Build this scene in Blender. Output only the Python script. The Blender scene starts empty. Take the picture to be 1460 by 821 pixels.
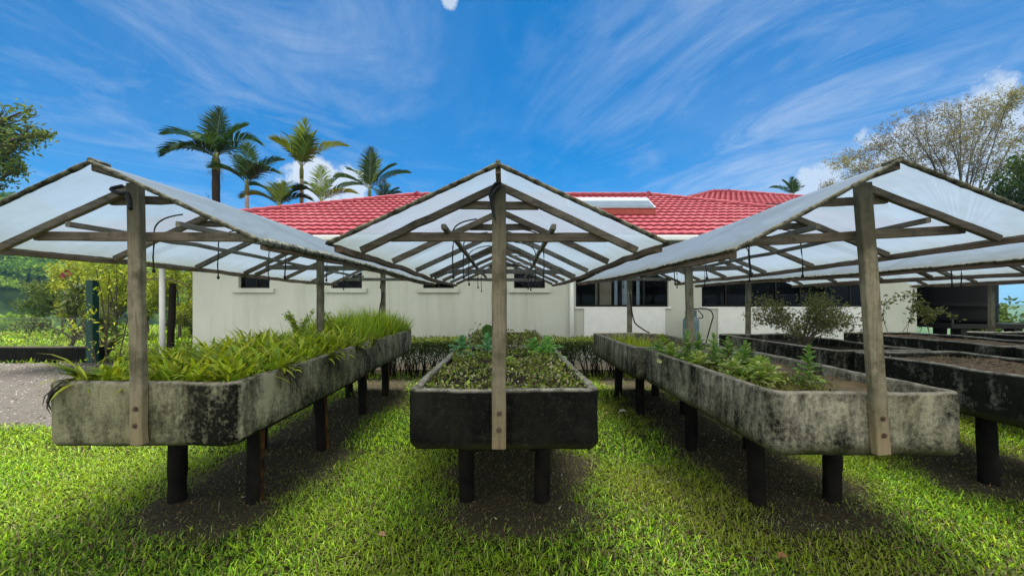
import bpy, math, random
import numpy as np
from mathutils import Vector, noise as mnoise
R = math.radians
rng = np.random.default_rng(7)
random.seed(7)
scene = bpy.context.scene
col = scene.collection
EYE = 1.6
F = 548.0


def at(px, py, d):
    """point of the real place seen in direction (px, py) at depth d"""
    return np.array([(px - 723) / F * d, d, EYE + (430 - py) / F * d])


# ------------------------------------------------------------------ mesh accumulation
class Acc:
    def __init__(self):
        self.v, self.q, self.c, self.n = [], [], [], 0

    def add(self, v, q, c=None):
        v = np.asarray(v, float).reshape(-1, 3)
        q = np.asarray(q, int)
        if len(v) == 0:
            return
        self.v.append(v)
        self.q.append(q + self.n)
        if c is None:
            c = (1, 1, 1)
        c = np.asarray(c, float)
        if c.ndim == 1:
            c = np.tile(c, (len(v), 1))
        self.c.append(c)
        self.n += len(v)

    def build(self, name, mat, parent=None, loc=None, smooth=False):
        V = np.concatenate(self.v)
        C = np.concatenate(self.c)
        if parent is not None:
            V = V - np.array(parent['_loc'])
        elif loc is not None:
            V = V - np.asarray(loc)
        me = bpy.data.meshes.new(name)
        me.vertices.add(len(V))
        me.vertices.foreach_set('co', V.astype(np.float32).ravel())
        nf = sum(len(q) for q in self.q)
        sizes = np.concatenate([np.full(len(q), q.shape[1]) for q in self.q])
        idx = np.concatenate([q.ravel() for q in self.q])
        me.loops.add(len(idx))
        me.loops.foreach_set('vertex_index', idx.astype(np.int32))
        me.polygons.add(nf)
        st = np.concatenate([[0], np.cumsum(sizes)[:-1]])
        me.polygons.foreach_set('loop_start', st.astype(np.int32))
        me.polygons.foreach_set('use_smooth', np.full(nf, smooth))
        me.update(calc_edges=True)
        a = me.color_attributes.new('Col', 'FLOAT_COLOR', 'POINT')
        a.data.foreach_set('color', np.concatenate([C, np.ones((len(C), 1))], 1).astype(np.float32).ravel())
        me.materials.append(mat)
        me.validate()
        o = bpy.data.objects.new(name, me)
        col.objects.link(o)
        if parent is not None:
            o.parent = parent
            o['_loc'] = list(parent['_loc'])
        else:
            o['_loc'] = list(loc) if loc is not None else [0, 0, 0]
            o.location = o['_loc']
        return o


def tag(o, label=None, cat=None, group=None, kind=None):
    if label: o['label'] = label
    if cat: o['category'] = cat
    if group: o['group'] = group
    if kind: o['kind'] = kind
    return o


def thing(name, label, cat, loc=(0, 0, 0), group=None):
    o = bpy.data.objects.new(name, None)
    col.objects.link(o)
    o.location = loc
    o['_loc'] = [float(a) for a in loc]
    return tag(o, label, cat, group)


def sub(name, acc, mat, part, smooth=False):
    """sub-part: the parent is a part whose origin is the thing's base"""
    return acc.build(name, mat, part, smooth=smooth)


def nrm(v):
    v = np.asarray(v, float)
    return v / (np.linalg.norm(v, axis=-1, keepdims=True) + 1e-12)


BOXQ = np.array([[0, 3, 2, 1], [4, 5, 6, 7], [0, 1, 5, 4], [1, 2, 6, 5], [2, 3, 7, 6], [3, 0, 4, 7]])


def box(acc, x0, x1, y0, y1, z0, z1, c=None):
    v = [[x0, y0, z0], [x1, y0, z0], [x1, y1, z0], [x0, y1, z0], [x0, y0, z1], [x1, y0, z1], [x1, y1, z1], [x0, y1, z1]]
    acc.add(v, BOXQ, c)


def beam(acc, p, q, w, h, up=(0, 0, 1), seg=1, warp=None, jit=0.0, bev=0.004):
    """rectangular timber with chamfered edges from p to q"""
    p, q = np.array(p, float), np.array(q, float)
    t = nrm(q - p)
    s = nrm(np.cross(t, up))
    u = np.cross(s, t)
    b = bev
    prof = [(-w/2+b, -h/2), (w/2-b, -h/2), (w/2, -h/2+b), (w/2, h/2-b), (w/2-b, h/2), (-w/2+b, h/2), (-w/2, h/2-b), (-w/2, -h/2+b)]
    V = []
    for i in range(seg + 1):
        o = p + (q - p) * i / seg
        j = rng.normal(0, jit, 2) if jit and 0 < i < seg else (0, 0)
        for a, c in prof:
            V.append(o + s * (a + j[0]) + u * (c + j[1]))
    V = np.array(V)
    if warp: V = warp(V)
    Q = [[i*8+k, i*8+(k+1) % 8, (i+1)*8+(k+1) % 8, (i+1)*8+k] for i in range(seg) for k in range(8)]
    acc.add(V, np.array(Q))
    for base, rev in ((0, True), (seg*8, False)):
        ids = [base+k for k in range(8)]
        cap = [[ids[0], ids[1], ids[2], ids[7]], [ids[7], ids[2], ids[3], ids[6]], [ids[6], ids[3], ids[4], ids[5]]]
        cap = np.array([c[::-1] for c in cap] if rev else cap)
        acc.q.append(cap + acc.n - len(V))


def tube(acc, pts, rad, sides=8, c=None, cap=True, warp=None):
    pts = np.asarray(pts, float)
    n = len(pts)
    rad = np.broadcast_to(np.asarray(rad, float), (n,)) if np.ndim(rad) <= 1 else rad
    t = nrm(np.gradient(pts, axis=0))
    ref = np.array([0, 0, 1.0]) if abs(t[:, 2]).mean() < .8 else np.array([1.0, 0, 0])
    s = nrm(np.cross(t, ref))
    u = np.cross(s, t)
    a = np.linspace(0, 2*np.pi, sides, endpoint=False)
    V = (pts[:, None] + rad[:, None, None] * (s[:, None]*np.cos(a)[None, :, None] + u[:, None]*np.sin(a)[None, :, None])).reshape(-1, 3)
    if warp: V = warp(V)
    i = np.arange(n-1)[:, None]*sides
    k = np.arange(sides)[None]
    k2 = (k+1) % sides
    Q = np.stack([i+k, i+k2, i+sides+k2, i+sides+k], -1).reshape(-1, 4)
    cc = c
    if c is not None and np.ndim(c) == 2:
        cc = np.repeat(c, sides, 0)
    acc.add(V, Q, cc)
    if cap:
        e = np.arange(sides)
        base = acc.n - len(V)
        acc.q.append(np.array([e[::-1] + base]))
        acc.q.append(np.array([e + base + (n-1)*sides]))


def bez(p0, p1, p2, n=10):
    t = np.linspace(0, 1, n)[:, None]
    return (1-t)**2*np.array(p0) + 2*t*(1-t)*np.array(p1) + t*t*np.array(p2)


def leaves(acc, P, size, cols, axis=None, spread=1.0, asp=.4, fold=.12):
    """rhombus leaves with a fold; axis: mean direction (N,3)"""
    N = len(P)
    d = rng.normal(0, 1, (N, 3))*spread
    if axis is not None: d = d + axis
    d = nrm(d)
    s = nrm(np.cross(d, rng.normal(0, 1, (N, 3))))
    n = np.cross(s, d)
    L = size*rng.uniform(.6, 1.25, (N, 1)) if np.ndim(size) == 0 else size
    b = P
    tip = P + d*L - n*L*fold
    m = P + d*L*.45 + n*L*fold
    V = np.stack([b, m + s*L*asp*.5, tip, m - s*L*asp*.5], 1).reshape(-1, 3)
    Q = np.arange(N*4).reshape(-1, 4)
    acc.add(V, Q, np.repeat(cols, 4, 0))


def blades(acc, P, h, az, lean, w, cols, droop=.5, segs=2, tipcol=None):
    """grass / strap blades, vectorised. P base, h length, az direction, lean initial angle from vertical"""
    N = len(P)
    hd = np.stack([np.cos(az), np.sin(az), np.zeros(N)], 1)
    sd = np.stack([-np.sin(az), np.cos(az), np.zeros(N)], 1)
    pts = [P]
    ang = lean.copy()
    p = P.copy()
    st = (h/segs)
    for i in range(segs):
        p = p + (hd*np.sin(ang)[:, None] + np.array([0, 0, 1])*np.cos(ang)[:, None])*st[:, None]
        pts.append(p)
        ang = ang + droop
    V = []
    prof = [1.0, .9, .55, .0] if segs == 3 else ([.85, 1., .0] if segs == 2 else ([.5, 1, 1, .85, .5, .04][:segs] + [.04]))
    for i, p in enumerate(pts):
        ww = (w*max(prof[i], .04))[:, None]*.5
        V += [p - sd*ww, p + sd*ww]
    V = np.stack(V, 1)
    k = V.shape[1]
    base = (np.arange(N)*k)[:, None, None]
    q = np.array([[2*i, 2*i+1, 2*i+3, 2*i+2] for i in range(segs)])[None]
    C = np.repeat(cols, k, 0)
    if tipcol is not None:
        f = np.tile(np.repeat(np.linspace(0, 1, segs+1)**2, 2), N)[:, None]
        C = C*(1-f) + np.repeat(tipcol, k, 0)*f
    acc.add(V.reshape(-1, 3), (base+q).reshape(-1, 4), C)


def pick(cols, N, var=.25):
    c = np.array(cols, float)[rng.integers(0, len(cols), N)]
    return np.clip(c*rng.lognormal(0, var, (N, 1)), 0, .8)


def fnoise(x, y, s, seed=0.0):
    """cheap smooth vector noise for arrays"""
    x = np.asarray(x)*s; y = np.asarray(y)*s
    return (np.sin(x*1.3+seed*1.7+np.sin(y*1.1+seed)) + np.sin(y*1.7-seed+1.3*np.sin(x*.9+2*seed)) + .6*np.sin((x+y)*2.3+seed*3.1+np.sin(x*2-y)) + .4*np.sin((x-y)*3.7+seed))/3.0


# ------------------------------------------------------------------ materials
def newmat(name):
    m = bpy.data.materials.new(name)
    m.use_nodes = True
    nt = m.node_tree
    nt.nodes.clear()
    return m, nt


def N(nt, t, **kw):
    n = nt.nodes.new(t)
    for k, v in kw.items():
        if k == 'inp':
            for a, b in v.items():
                n.inputs[a].default_value = b
        else:
            setattr(n, k, v)
    return n


def lk(nt, a, b): nt.links.new(a, b)


def ramp(nt, fac, stops):
    r = N(nt, 'ShaderNodeValToRGB')
    e = r.color_ramp.elements
    while len(e) < len(stops): e.new(.5)
    for i, (p, c) in enumerate(stops):
        e[i].position = p
        e[i].color = (*c, 1) if len(c) == 3 else c
    lk(nt, fac, r.inputs['Fac'])
    return r.outputs['Color']


def noi(nt, vec, scale, detail=6, rough=.6, dist=0.0):
    n = N(nt, 'ShaderNodeTexNoise', inp={'Scale': scale, 'Detail': detail, 'Roughness': rough, 'Distortion': dist})
    if vec is not None: lk(nt, vec, n.inputs['Vector'])
    return n.outputs['Fac']


def mixc(nt, fac, a, b, mode='MIX'):
    m = N(nt, 'ShaderNodeMix', data_type='RGBA', blend_type=mode)
    for sock, val in ((m.inputs[0], fac), (m.inputs[6], a), (m.inputs[7], b)):
        if hasattr(val, 'is_linked'): lk(nt, val, sock)
        elif isinstance(val, (int, float)): sock.default_value = val
        else: sock.default_value = (*val, 1)
    return m.outputs[2]


def math_(nt, op, a, b=0.0, clamp=False):
    m = N(nt, 'ShaderNodeMath', operation=op, use_clamp=clamp)
    for s, v in ((m.inputs[0], a), (m.inputs[1], b)):
        if hasattr(v, 'is_linked'): lk(nt, v, s)
        else: s.default_value = v
    return m.outputs[0]


def mapr(nt, v, a, b, c=0.0, d=1.0):
    m = N(nt, 'ShaderNodeMapRange', inp={1: a, 2: b, 3: c, 4: d})
    lk(nt, v, m.inputs[0])
    return m.outputs[0]


def objvec(nt, scale=(1, 1, 1), off=(0, 0, 0), space='Object', rot=(0, 0, 0)):
    tc = N(nt, 'ShaderNodeTexCoord')
    mp = N(nt, 'ShaderNodeMapping', inp={'Location': off, 'Scale': scale, 'Rotation': rot})
    lk(nt, tc.outputs[space], mp.inputs['Vector'])
    return mp.outputs['Vector']


def finish(nt, colr, rough=.8, bump=None, bs=.3, bd=.01, spec=.3, metal=0.0):
    b = N(nt, 'ShaderNodeBsdfPrincipled')
    if hasattr(colr, 'is_linked'): lk(nt, colr, b.inputs['Base Color'])
    else: b.inputs['Base Color'].default_value = (*colr, 1)
    if hasattr(rough, 'is_linked'): lk(nt, rough, b.inputs['Roughness'])
    else: b.inputs['Roughness'].default_value = rough
    b.inputs['Specular IOR Level'].default_value = spec
    b.inputs['Metallic'].default_value = metal
    if bump is not None:
        bn = N(nt, 'ShaderNodeBump', inp={'Strength': bs, 'Distance': bd})
        lk(nt, bump, bn.inputs['Height'])
        lk(nt, bn.outputs[0], b.inputs['Normal'])
    o = N(nt, 'ShaderNodeOutputMaterial')
    lk(nt, b.outputs[0], o.inputs[0])
    return b


def m_concrete(name, seed, stain, base=(.27, .255, .18), side=0.0, zrim=.4, speck=.5, rimcol=(.34, .31, .24), low=0.0, drip=0.0, moss=.7):
    """weathered concrete with black mildew: stain 0..1 = how much of it is covered"""
    m, nt = newmat(name)
    v = objvec(nt, off=(seed*3.1, seed*1.7, seed*.9))
    vs = objvec(nt, scale=(1.3, 1.3, .35), off=(seed, seed*2, 0))
    n1 = noi(nt, v, 2.6, 9, .68, .4)
    n2 = noi(nt, vs, 4.5, 8, .72)
    n3 = noi(nt, v, 34, 5, .7)
    n4 = noi(nt, v, 120, 3, .6)
    a = math_(nt, 'ADD', math_(nt, 'MULTIPLY', n1, .42), math_(nt, 'MULTIPLY', n2, .58))
    a = math_(nt, 'ADD', a, math_(nt, 'MULTIPLY', math_(nt, 'SUBTRACT', n3, .5), .42))
    if side:
        sx = N(nt, 'ShaderNodeSeparateXYZ'); lk(nt, objvec(nt), sx.inputs[0])
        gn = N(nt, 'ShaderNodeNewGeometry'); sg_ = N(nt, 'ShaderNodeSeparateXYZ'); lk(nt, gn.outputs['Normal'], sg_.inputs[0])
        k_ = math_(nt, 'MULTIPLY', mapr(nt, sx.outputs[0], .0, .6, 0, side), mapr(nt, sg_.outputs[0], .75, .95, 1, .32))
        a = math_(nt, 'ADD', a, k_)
    sz = N(nt, 'ShaderNodeSeparateXYZ'); lk(nt, objvec(nt), sz.inputs[0])
    if low: a = math_(nt, 'ADD', a, mapr(nt, sz.outputs[2], .66, 1.0, low, -low*.5))
    if drip: a = math_(nt, 'ADD', a, mapr(nt, sz.outputs[2], .95, 1.03, 0, drip))
    th = .72 - .42*stain
    mask = mapr(nt, a, th-.12, th+.09)
    cb = mixc(nt, n4, tuple(x*.72 for x in base), tuple(min(.6, x*1.3) for x in base))
    cb = mixc(nt, mapr(nt, noi(nt, v, 1.4, 4), .45, .7), cb, mixc(nt, .5, cb, (.16, .17, .06)))
    spk = mapr(nt, noi(nt, v, 55, 6, .8), .585-.02*(1-speck), .68)
    cd = mixc(nt, math_(nt, 'MULTIPLY', spk, .55*speck), (.006, .006, .0055), (.17, .17, .14))
    cd = mixc(nt, mapr(nt, noi(nt, v, 9, 6, .7), .52, .78), cd, (.026, .026, .02))
    c = mixc(nt, mask, cb, cd)
    grime = mapr(nt, math_(nt, 'ADD', math_(nt, 'MULTIPLY', n2, .6), math_(nt, 'MULTIPLY', n1, .4)), .42, .6, 0, .6)
    dr_ = noi(nt, objvec(nt, scale=(9, 9, .7), off=(seed, 0, seed)), 1.5, 5, .7)
    dm = math_(nt, 'MULTIPLY', mapr(nt, dr_, .52, .66), mapr(nt, math_(nt, 'ADD', sz.outputs[2], math_(nt, 'MULTIPLY', n1, .3)), .92, 1.16))
    c = mixc(nt, math_(nt, 'MULTIPLY', dm, .7), c, (.02, .02, .016))
    c = mixc(nt, grime, c, mixc(nt, .68, c, (.03, .032, .022)))
    mb = math_(nt, 'MULTIPLY', mapr(nt, math_(nt, 'ADD', sz.outputs[2], math_(nt, 'MULTIPLY', math_(nt, 'SUBTRACT', n2, .5), .12)), .72, .66), moss)
    c = mixc(nt, mb, c, (.055, .06, .02))
    # worn pale rim on top
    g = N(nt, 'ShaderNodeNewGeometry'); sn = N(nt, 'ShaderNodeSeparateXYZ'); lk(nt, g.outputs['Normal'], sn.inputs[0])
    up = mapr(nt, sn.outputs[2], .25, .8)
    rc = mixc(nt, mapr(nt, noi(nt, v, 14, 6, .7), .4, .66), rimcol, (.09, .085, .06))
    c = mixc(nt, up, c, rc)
    finish(nt, c, .95, math_(nt, 'ADD', n3, math_(nt, 'MULTIPLY', n4, .4)), .8, .014, .06)
    return m


def m_wood(name, axis, base=(.17, .135, .095), dark=(.045, .036, .026), moss=.35, mosscol=(.055, .06, .025), rnd=.5):
    m, nt = newmat(name)
    sc = [26, 26, 26]; sc[axis] = 1.6
    oi = N(nt, 'ShaderNodeObjectInfo')
    tc = N(nt, 'ShaderNodeTexCoord')
    ad = N(nt, 'ShaderNodeVectorMath', operation='ADD'); lk(nt, tc.outputs['Object'], ad.inputs[0])
    cx = N(nt, 'ShaderNodeCombineXYZ'); lk(nt, math_(nt, 'MULTIPLY', oi.outputs['Random'], 17), cx.inputs[0]); lk(nt, oi.outputs['Random'], cx.inputs[1]); lk(nt, math_(nt, 'MULTIPLY', oi.outputs['Random'], 9), cx.inputs[2])
    lk(nt, cx.outputs[0], ad.inputs[1])
    mp = N(nt, 'ShaderNodeMapping', inp={'Scale': sc}); lk(nt, ad.outputs[0], mp.inputs['Vector'])
    grain = noi(nt, mp.outputs[0], 1.6, 7, .7, .6)
    big = noi(nt, ad.outputs[0], 3.2, 6, .65)
    c = ramp(nt, grain, [(.25, dark), (.5, base), (.75, tuple(min(.6, x*1.35) for x in base))])
    c = mixc(nt, math_(nt, 'MULTIPLY', mapr(nt, big, .48, .66), moss), c, mosscol)
    c = mixc(nt, math_(nt, 'MULTIPLY', mapr(nt, noi(nt, ad.outputs[0], 6, 8, .8), .5, .68), .8), c, dark)
    if axis == 2:      # sun bleached, ochre lower part, darker head
        sp_ = N(nt, 'ShaderNodeSeparateXYZ'); lk(nt, tc.outputs['Object'], sp_.inputs[0])
        hz = math_(nt, 'ADD', sp_.outputs[2], math_(nt, 'MULTIPLY', math_(nt, 'SUBTRACT', big, .5), .9))
        c = mixc(nt, mapr(nt, hz, 1.1, .7, 0, .55), c, (.24, .18, .09))
        c = mixc(nt, mapr(nt, hz, 1.7, 2.1, 0, .6), c, (.06, .055, .035))
    br = mapr(nt, oi.outputs['Random'], 0, 1, 1-rnd*.6, 1+rnd*.6)
    c = mixc(nt, 1.0, c, br, 'MULTIPLY')
    finish(nt, c, .85, grain, .5, .006, .2)
    return m


def m_noise(name, c1, c2, scale=8, rough=.8, bs=.2, bd=.01, spec=.3, lo=.35, hi=.65, detail=6, metal=0.0, space='Object'):
    m, nt = newmat(name)
    n = noi(nt, objvec(nt, space=space), scale, detail, .65)
    finish(nt, ramp(nt, n, [(lo, c1), (hi, c2)]), rough, n, bs, bd, spec, metal)
    return m


def m_leaf(name, trans=.35, rough=.5, gloss=.25, tint=(1.25, 1.2, .6)):
    """foliage: colour from the per-leaf attribute, light shines through"""
    m, nt = newmat(name)
    at_ = N(nt, 'ShaderNodeAttribute', attribute_name='Col')
    b = N(nt, 'ShaderNodeBsdfPrincipled', inp={'Roughness': rough, 'Specular IOR Level': gloss})
    lk(nt, at_.outputs['Color'], b.inputs['Base Color'])
    t = N(nt, 'ShaderNodeBsdfTranslucent')
    lk(nt, mixc(nt, 1.0, at_.outputs['Color'], tint, 'MULTIPLY'), t.inputs['Color'])
    mx = N(nt, 'ShaderNodeMixShader', inp={0: trans})
    lk(nt, b.outputs[0], mx.inputs[1]); lk(nt, t.outputs[0], mx.inputs[2])
    o = N(nt, 'ShaderNodeOutputMaterial'); lk(nt, mx.outputs[0], o.inputs[0])
    return m


def m_attr(name, rough=.85, spec=.2, scale=60, bs=.4):
    m, nt = newmat(name)
    at_ = N(nt, 'ShaderNodeAttribute', attribute_name='Col')
    n = noi(nt, objvec(nt), scale, 4)
    c = mixc(nt, 1.0, at_.outputs['Color'], mapr(nt, n, .3, .7, .6, 1.35), 'MULTIPLY')
    finish(nt, c, rough, n, bs, .01, spec)
    return m


def m_sheet(name):
    m, nt = newmat(name)
    v = objvec(nt)
    dirt = mapr(nt, noi(nt, v, 1.8, 7, .7), .42, .75)
    streak = mapr(nt, noi(nt, objvec(nt, scale=(1.2, 14, 1.2)), 1.2, 5, .6), .5, .8)
    c = mixc(nt, math_(nt, 'MULTIPLY', dirt, .5), (.25, .325, .41), (.165, .205, .235))
    c = mixc(nt, math_(nt, 'MULTIPLY', streak, .6), c, (.28, .355, .44))
    sp_ = N(nt, 'ShaderNodeSeparateXYZ'); lk(nt, v, sp_.inputs[0])
    ed = math_(nt, 'MULTIPLY', mapr(nt, math_(nt, 'ADD', math_(nt, 'ABSOLUTE', sp_.outputs[0]), math_(nt, 'MULTIPLY', noi(nt, v, 7, 6, .7), .35)), .92, 1.2), .75)
    c = mixc(nt, ed, c, (.17, .19, .13))
    lap = math_(nt, 'LESS_THAN', math_(nt, 'FRACT', math_(nt, 'DIVIDE', math_(nt, 'ADD', sp_.outputs[1], 10.35), 1.62)), .055)
    c = mixc(nt, math_(nt, 'MULTIPLY', lap, .4), c, (.15, .19, .23))
    c = mixc(nt, mapr(nt, noi(nt, v, 38, 4, .7), .68, .76, 0, .5), c, (.12, .13, .10))
    d = N(nt, 'ShaderNodeBsdfPrincipled', inp={'Roughness': .38, 'Specular IOR Level': .35}); lk(nt, c, d.inputs['Base Color'])
    t = N(nt, 'ShaderNodeBsdfTranslucent'); lk(nt, c, t.inputs['Color'])
    mx = N(nt, 'ShaderNodeMixShader', inp={0: .56})
    lk(nt, d.outputs[0], mx.inputs[1]); lk(nt, t.outputs[0], mx.inputs[2])
    bn = N(nt, 'ShaderNodeBump', inp={'Strength': .15, 'Distance': .02}); lk(nt, noi(nt, v, 5, 4), bn.inputs['Height'])
    lk(nt, bn.outputs[0], d.inputs['Normal'])
    tr = N(nt, 'ShaderNodeBsdfTransparent', inp={'Color': (.9, .95, 1, 1)})
    mt = N(nt, 'ShaderNodeMixShader', inp={0: .09})
    lk(nt, mx.outputs[0], mt.inputs[1]); lk(nt, tr.outputs[0], mt.inputs[2])
    o = N(nt, 'ShaderNodeOutputMaterial'); lk(nt, mt.outputs[0], o.inputs[0])
    return m


M = {}
M['wood_z'] = m_wood('weathered post wood', 2, (.25, .22, .15), (.055, .048, .03), .7, (.06, .06, .028), .3)
M['wood_x'] = m_wood('weathered rafter wood', 0, (.19, .15, .108), (.045, .036, .028), .3)
M['wood_y'] = m_wood('weathered purlin wood', 1, (.21, .15, .11), (.06, .042, .032), .25)
M['wood_grey'] = m_wood('grey bar wood', 1, (.2, .18, .15), (.06, .055, .045), .3)
M['moss_edge'] = m_noise('mossy sheet edge', (.02, .02, .013), (.19, .19, .14), 26, .95, .9, .02, .1, .36, .68, 8)
M['moss_pale'] = m_noise('mossy pale sheet roll', (.018, .022, .014), (.27, .29, .24), 34, .95, .9, .02, .1, .38, .66, 8)
M['sheet'] = m_sheet('clouded plastic sheet')
M['hose'] = m_noise('black hose', (.008, .008, .008), (.02, .02, .02), 30, .45)
M['bolt'] = m_noise('rusty bolt', (.05, .035, .025), (.13, .08, .05), 90, .6, .4, .004, .4)
M['leg'] = m_noise('tarred leg', (.003, .003, .003), (.014, .012, .009), 7, .75, .4, .01, .1)
def m_leg_rust():
    m, nt = newmat('rust streaked leg')
    v = objvec(nt)
    g = N(nt, 'ShaderNodeNewGeometry'); s = N(nt, 'ShaderNodeSeparateXYZ'); lk(nt, g.outputs['Normal'], s.inputs[0])
    st = noi(nt, objvec(nt, scale=(9, 9, 1.2)), 1.5, 6, .7)
    k = math_(nt, 'MULTIPLY', mapr(nt, math_(nt, 'ADD', s.outputs[0], math_(nt, 'MULTIPLY', st, .8)), 1.22, 1.42), mapr(nt, noi(nt, v, 5, 5), .38, .6))
    c = mixc(nt, k, ramp(nt, noi(nt, v, 8), [(.35, (.004, .004, .004)), (.7, (.016, .014, .01))]), (.2, .085, .018))
    finish(nt, c, .75, st, .4, .008, .1)
    return m
M['leg_rust'] = m_leg_rust()
M['leaf'] = m_leaf('plant leaves')
M['leaf_waxy'] = m_leaf('waxy palm leaflets', .22, .6, .06)
M['leaf_matt'] = m_leaf('matt tree leaves', .3, .7, .1)
M['grass'] = m_leaf('lawn blades', .4, .5, .3, (1.25, 1.2, .5))
M['bark'] = m_attr('bark', .9, .15, 25)
M['attr'] = m_attr('mottled matter')
M['soil_dark'] = m_noise('dark moist soil', (.012, .009, .006), (.06, .045, .03), 30, .95, .9, .03, .1)
M['soil_dry'] = m_noise('dry crumbly soil', (.06, .04, .024), (.27, .19, .12), 26, .95, 1.0, .04, .1)
M['soil_wet'] = m_noise('mossy wet soil', (.07, .045, .014), (.2, .125, .04), 12, .55, .6, .02, .4)

# ------------------------------------------------------------------ world, sun, camera
SUN_EL, SUN_AZ = 78.0, 12.0      # azimuth from +Y towards +X (behind the house, a little to the right)
w = bpy.data.worlds.new('World'); scene.world = w; w.use_nodes = True
nt = w.node_tree; nt.nodes.clear()
sky = N(nt, 'ShaderNodeTexSky', sky_type='NISHITA', sun_disc=False, sun_elevation=R(SUN_EL), sun_rotation=R(SUN_AZ), altitude=900, air_density=1.0, dust_density=.25, ozone_density=2.5)
hs = N(nt, 'ShaderNodeHueSaturation', inp={'Hue': .497, 'Saturation': 1.75, 'Value': 1.0}); lk(nt, mixc(nt, 1.0, sky.outputs[0], (.005, .68, 1.16), 'MULTIPLY'), hs.inputs['Color'])
tc = N(nt, 'ShaderNodeTexCoord')
sx = N(nt, 'ShaderNodeSeparateXYZ'); lk(nt, tc.outputs['Generated'], sx.inputs[0])
zz = math_(nt, 'ADD', math_(nt, 'MAXIMUM', sx.outputs[2], 0.0), .12)
cu = N(nt, 'ShaderNodeCombineXYZ')
lk(nt, math_(nt, 'DIVIDE', sx.outputs[0], zz), cu.inputs[0]); lk(nt, math_(nt, 'DIVIDE', sx.outputs[1], zz), cu.inputs[1])
def cmap(rot, scale, off):
    m0 = N(nt, 'ShaderNodeMapping', vector_type='POINT', inp={'Rotation': (0, 0, R(rot))})
    mp = N(nt, 'ShaderNodeMapping', vector_type='POINT', inp={'Scale': scale, 'Location': off})
    lk(nt, cu.outputs[0], m0.inputs['Vector']); lk(nt, m0.outputs[0], mp.inputs['Vector']); return mp.outputs[0]
wisp = noi(nt, cmap(-33, (1.5, .62, 1), (3.1, .4, 0)), 1.25, 10, .66, 1.6)
wisp2 = noi(nt, cmap(48, (1.4, .7, 1), (7.3, 2.2, 0)), 1.2, 10, .68, 1.8)
veil = noi(nt, cmap(10, (.6, .8, 1), (1.7, 9.3, 0)), .9, 4, .5)
fine = noi(nt, cmap(-30, (5, 1.4, 1), (0, 0, 0)), 2.5, 8, .7, .5)
def bump2(cx, cy, cz, r0, r1):
    """soft patch of sky around a direction"""
    d = N(nt, 'ShaderNodeVectorMath', operation='DOT_PRODUCT'); lk(nt, tc.outputs['Generated'], d.inputs[0])
    v = Vector((cx, cy, cz)).normalized(); d.inputs[1].default_value = v
    return mapr(nt, d.outputs['Value'], math.cos(R(r1)), math.cos(R(r0)))
def dirpx(px, py): return ((px-723)/F, 1.0, (430-py)/F)
right_low = bump2(*dirpx(1230, 250), 6, 36)
left_mid = bump2(*dirpx(330, 130), 5, 34)
mid_right = bump2(*dirpx(1010, 60), 3, 26)
c1 = math_(nt, 'MULTIPLY', mapr(nt, wisp, .44, .98), math_(nt, 'ADD', .12, math_(nt, 'ADD', math_(nt, 'MULTIPLY', right_low, .75), math_(nt, 'MULTIPLY', mid_right, .42))))
c2 = math_(nt, 'MULTIPLY', mapr(nt, wisp2, .45, 1.0), math_(nt, 'ADD', .15, math_(nt, 'MULTIPLY', left_mid, .55)))
c3 = math_(nt, 'MULTIPLY', mapr(nt, veil, .3, .75), math_(nt, 'ADD', .02, math_(nt, 'ADD', math_(nt, 'MULTIPLY', left_mid, .16), math_(nt, 'MULTIPLY', right_low, .42))))
ci = math_(nt, 'ADD', math_(nt, 'ADD', c1, c2), c3)
ci = math_(nt, 'MULTIPLY', ci, mapr(nt, fine, .25, .7, .52, .84))
# low cumulus heads
pn = noi(nt, tc.outputs['Generated'], 16, 6, .6)
cum = None
for px, py, r0, r1, s in ((448, 262, .5, 5.2, 1.0), (500, 262, .3, 3.6, .9), (640, 2, .1, 1.5, .75), (1180, 262, .5, 4.5, .8), (1420, 235, 2, 11, .8), (1250, 275, 1, 8, .75)):
    k = math_(nt, 'MULTIPLY', mapr(nt, math_(nt, 'ADD', bump2(*dirpx(px, py), r0, r1), math_(nt, 'MULTIPLY', math_(nt, 'SUBTRACT', pn, .5), 2.2)), .42, .78), s)
    k = math_(nt, 'MULTIPLY', k, mapr(nt, bump2(*dirpx(px, py), r0, r1), 0, .15))
    cum = k if cum is None else math_(nt, 'MAXIMUM', cum, k)
ci = math_(nt, 'MAXIMUM', ci, cum)
ci = math_(nt, 'MINIMUM', ci, .96)
up_ = mapr(nt, sx.outputs[2], -.02, .02)
hz_ = mixc(nt, mapr(nt, sx.outputs[2], .20, -.01, 0, .8), hs.outputs[0], (2.2, 4.1, 6.1))
skyc = mixc(nt, math_(nt, 'MULTIPLY', ci, up_), hz_, (5.8, 6.5, 7.4))
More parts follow.
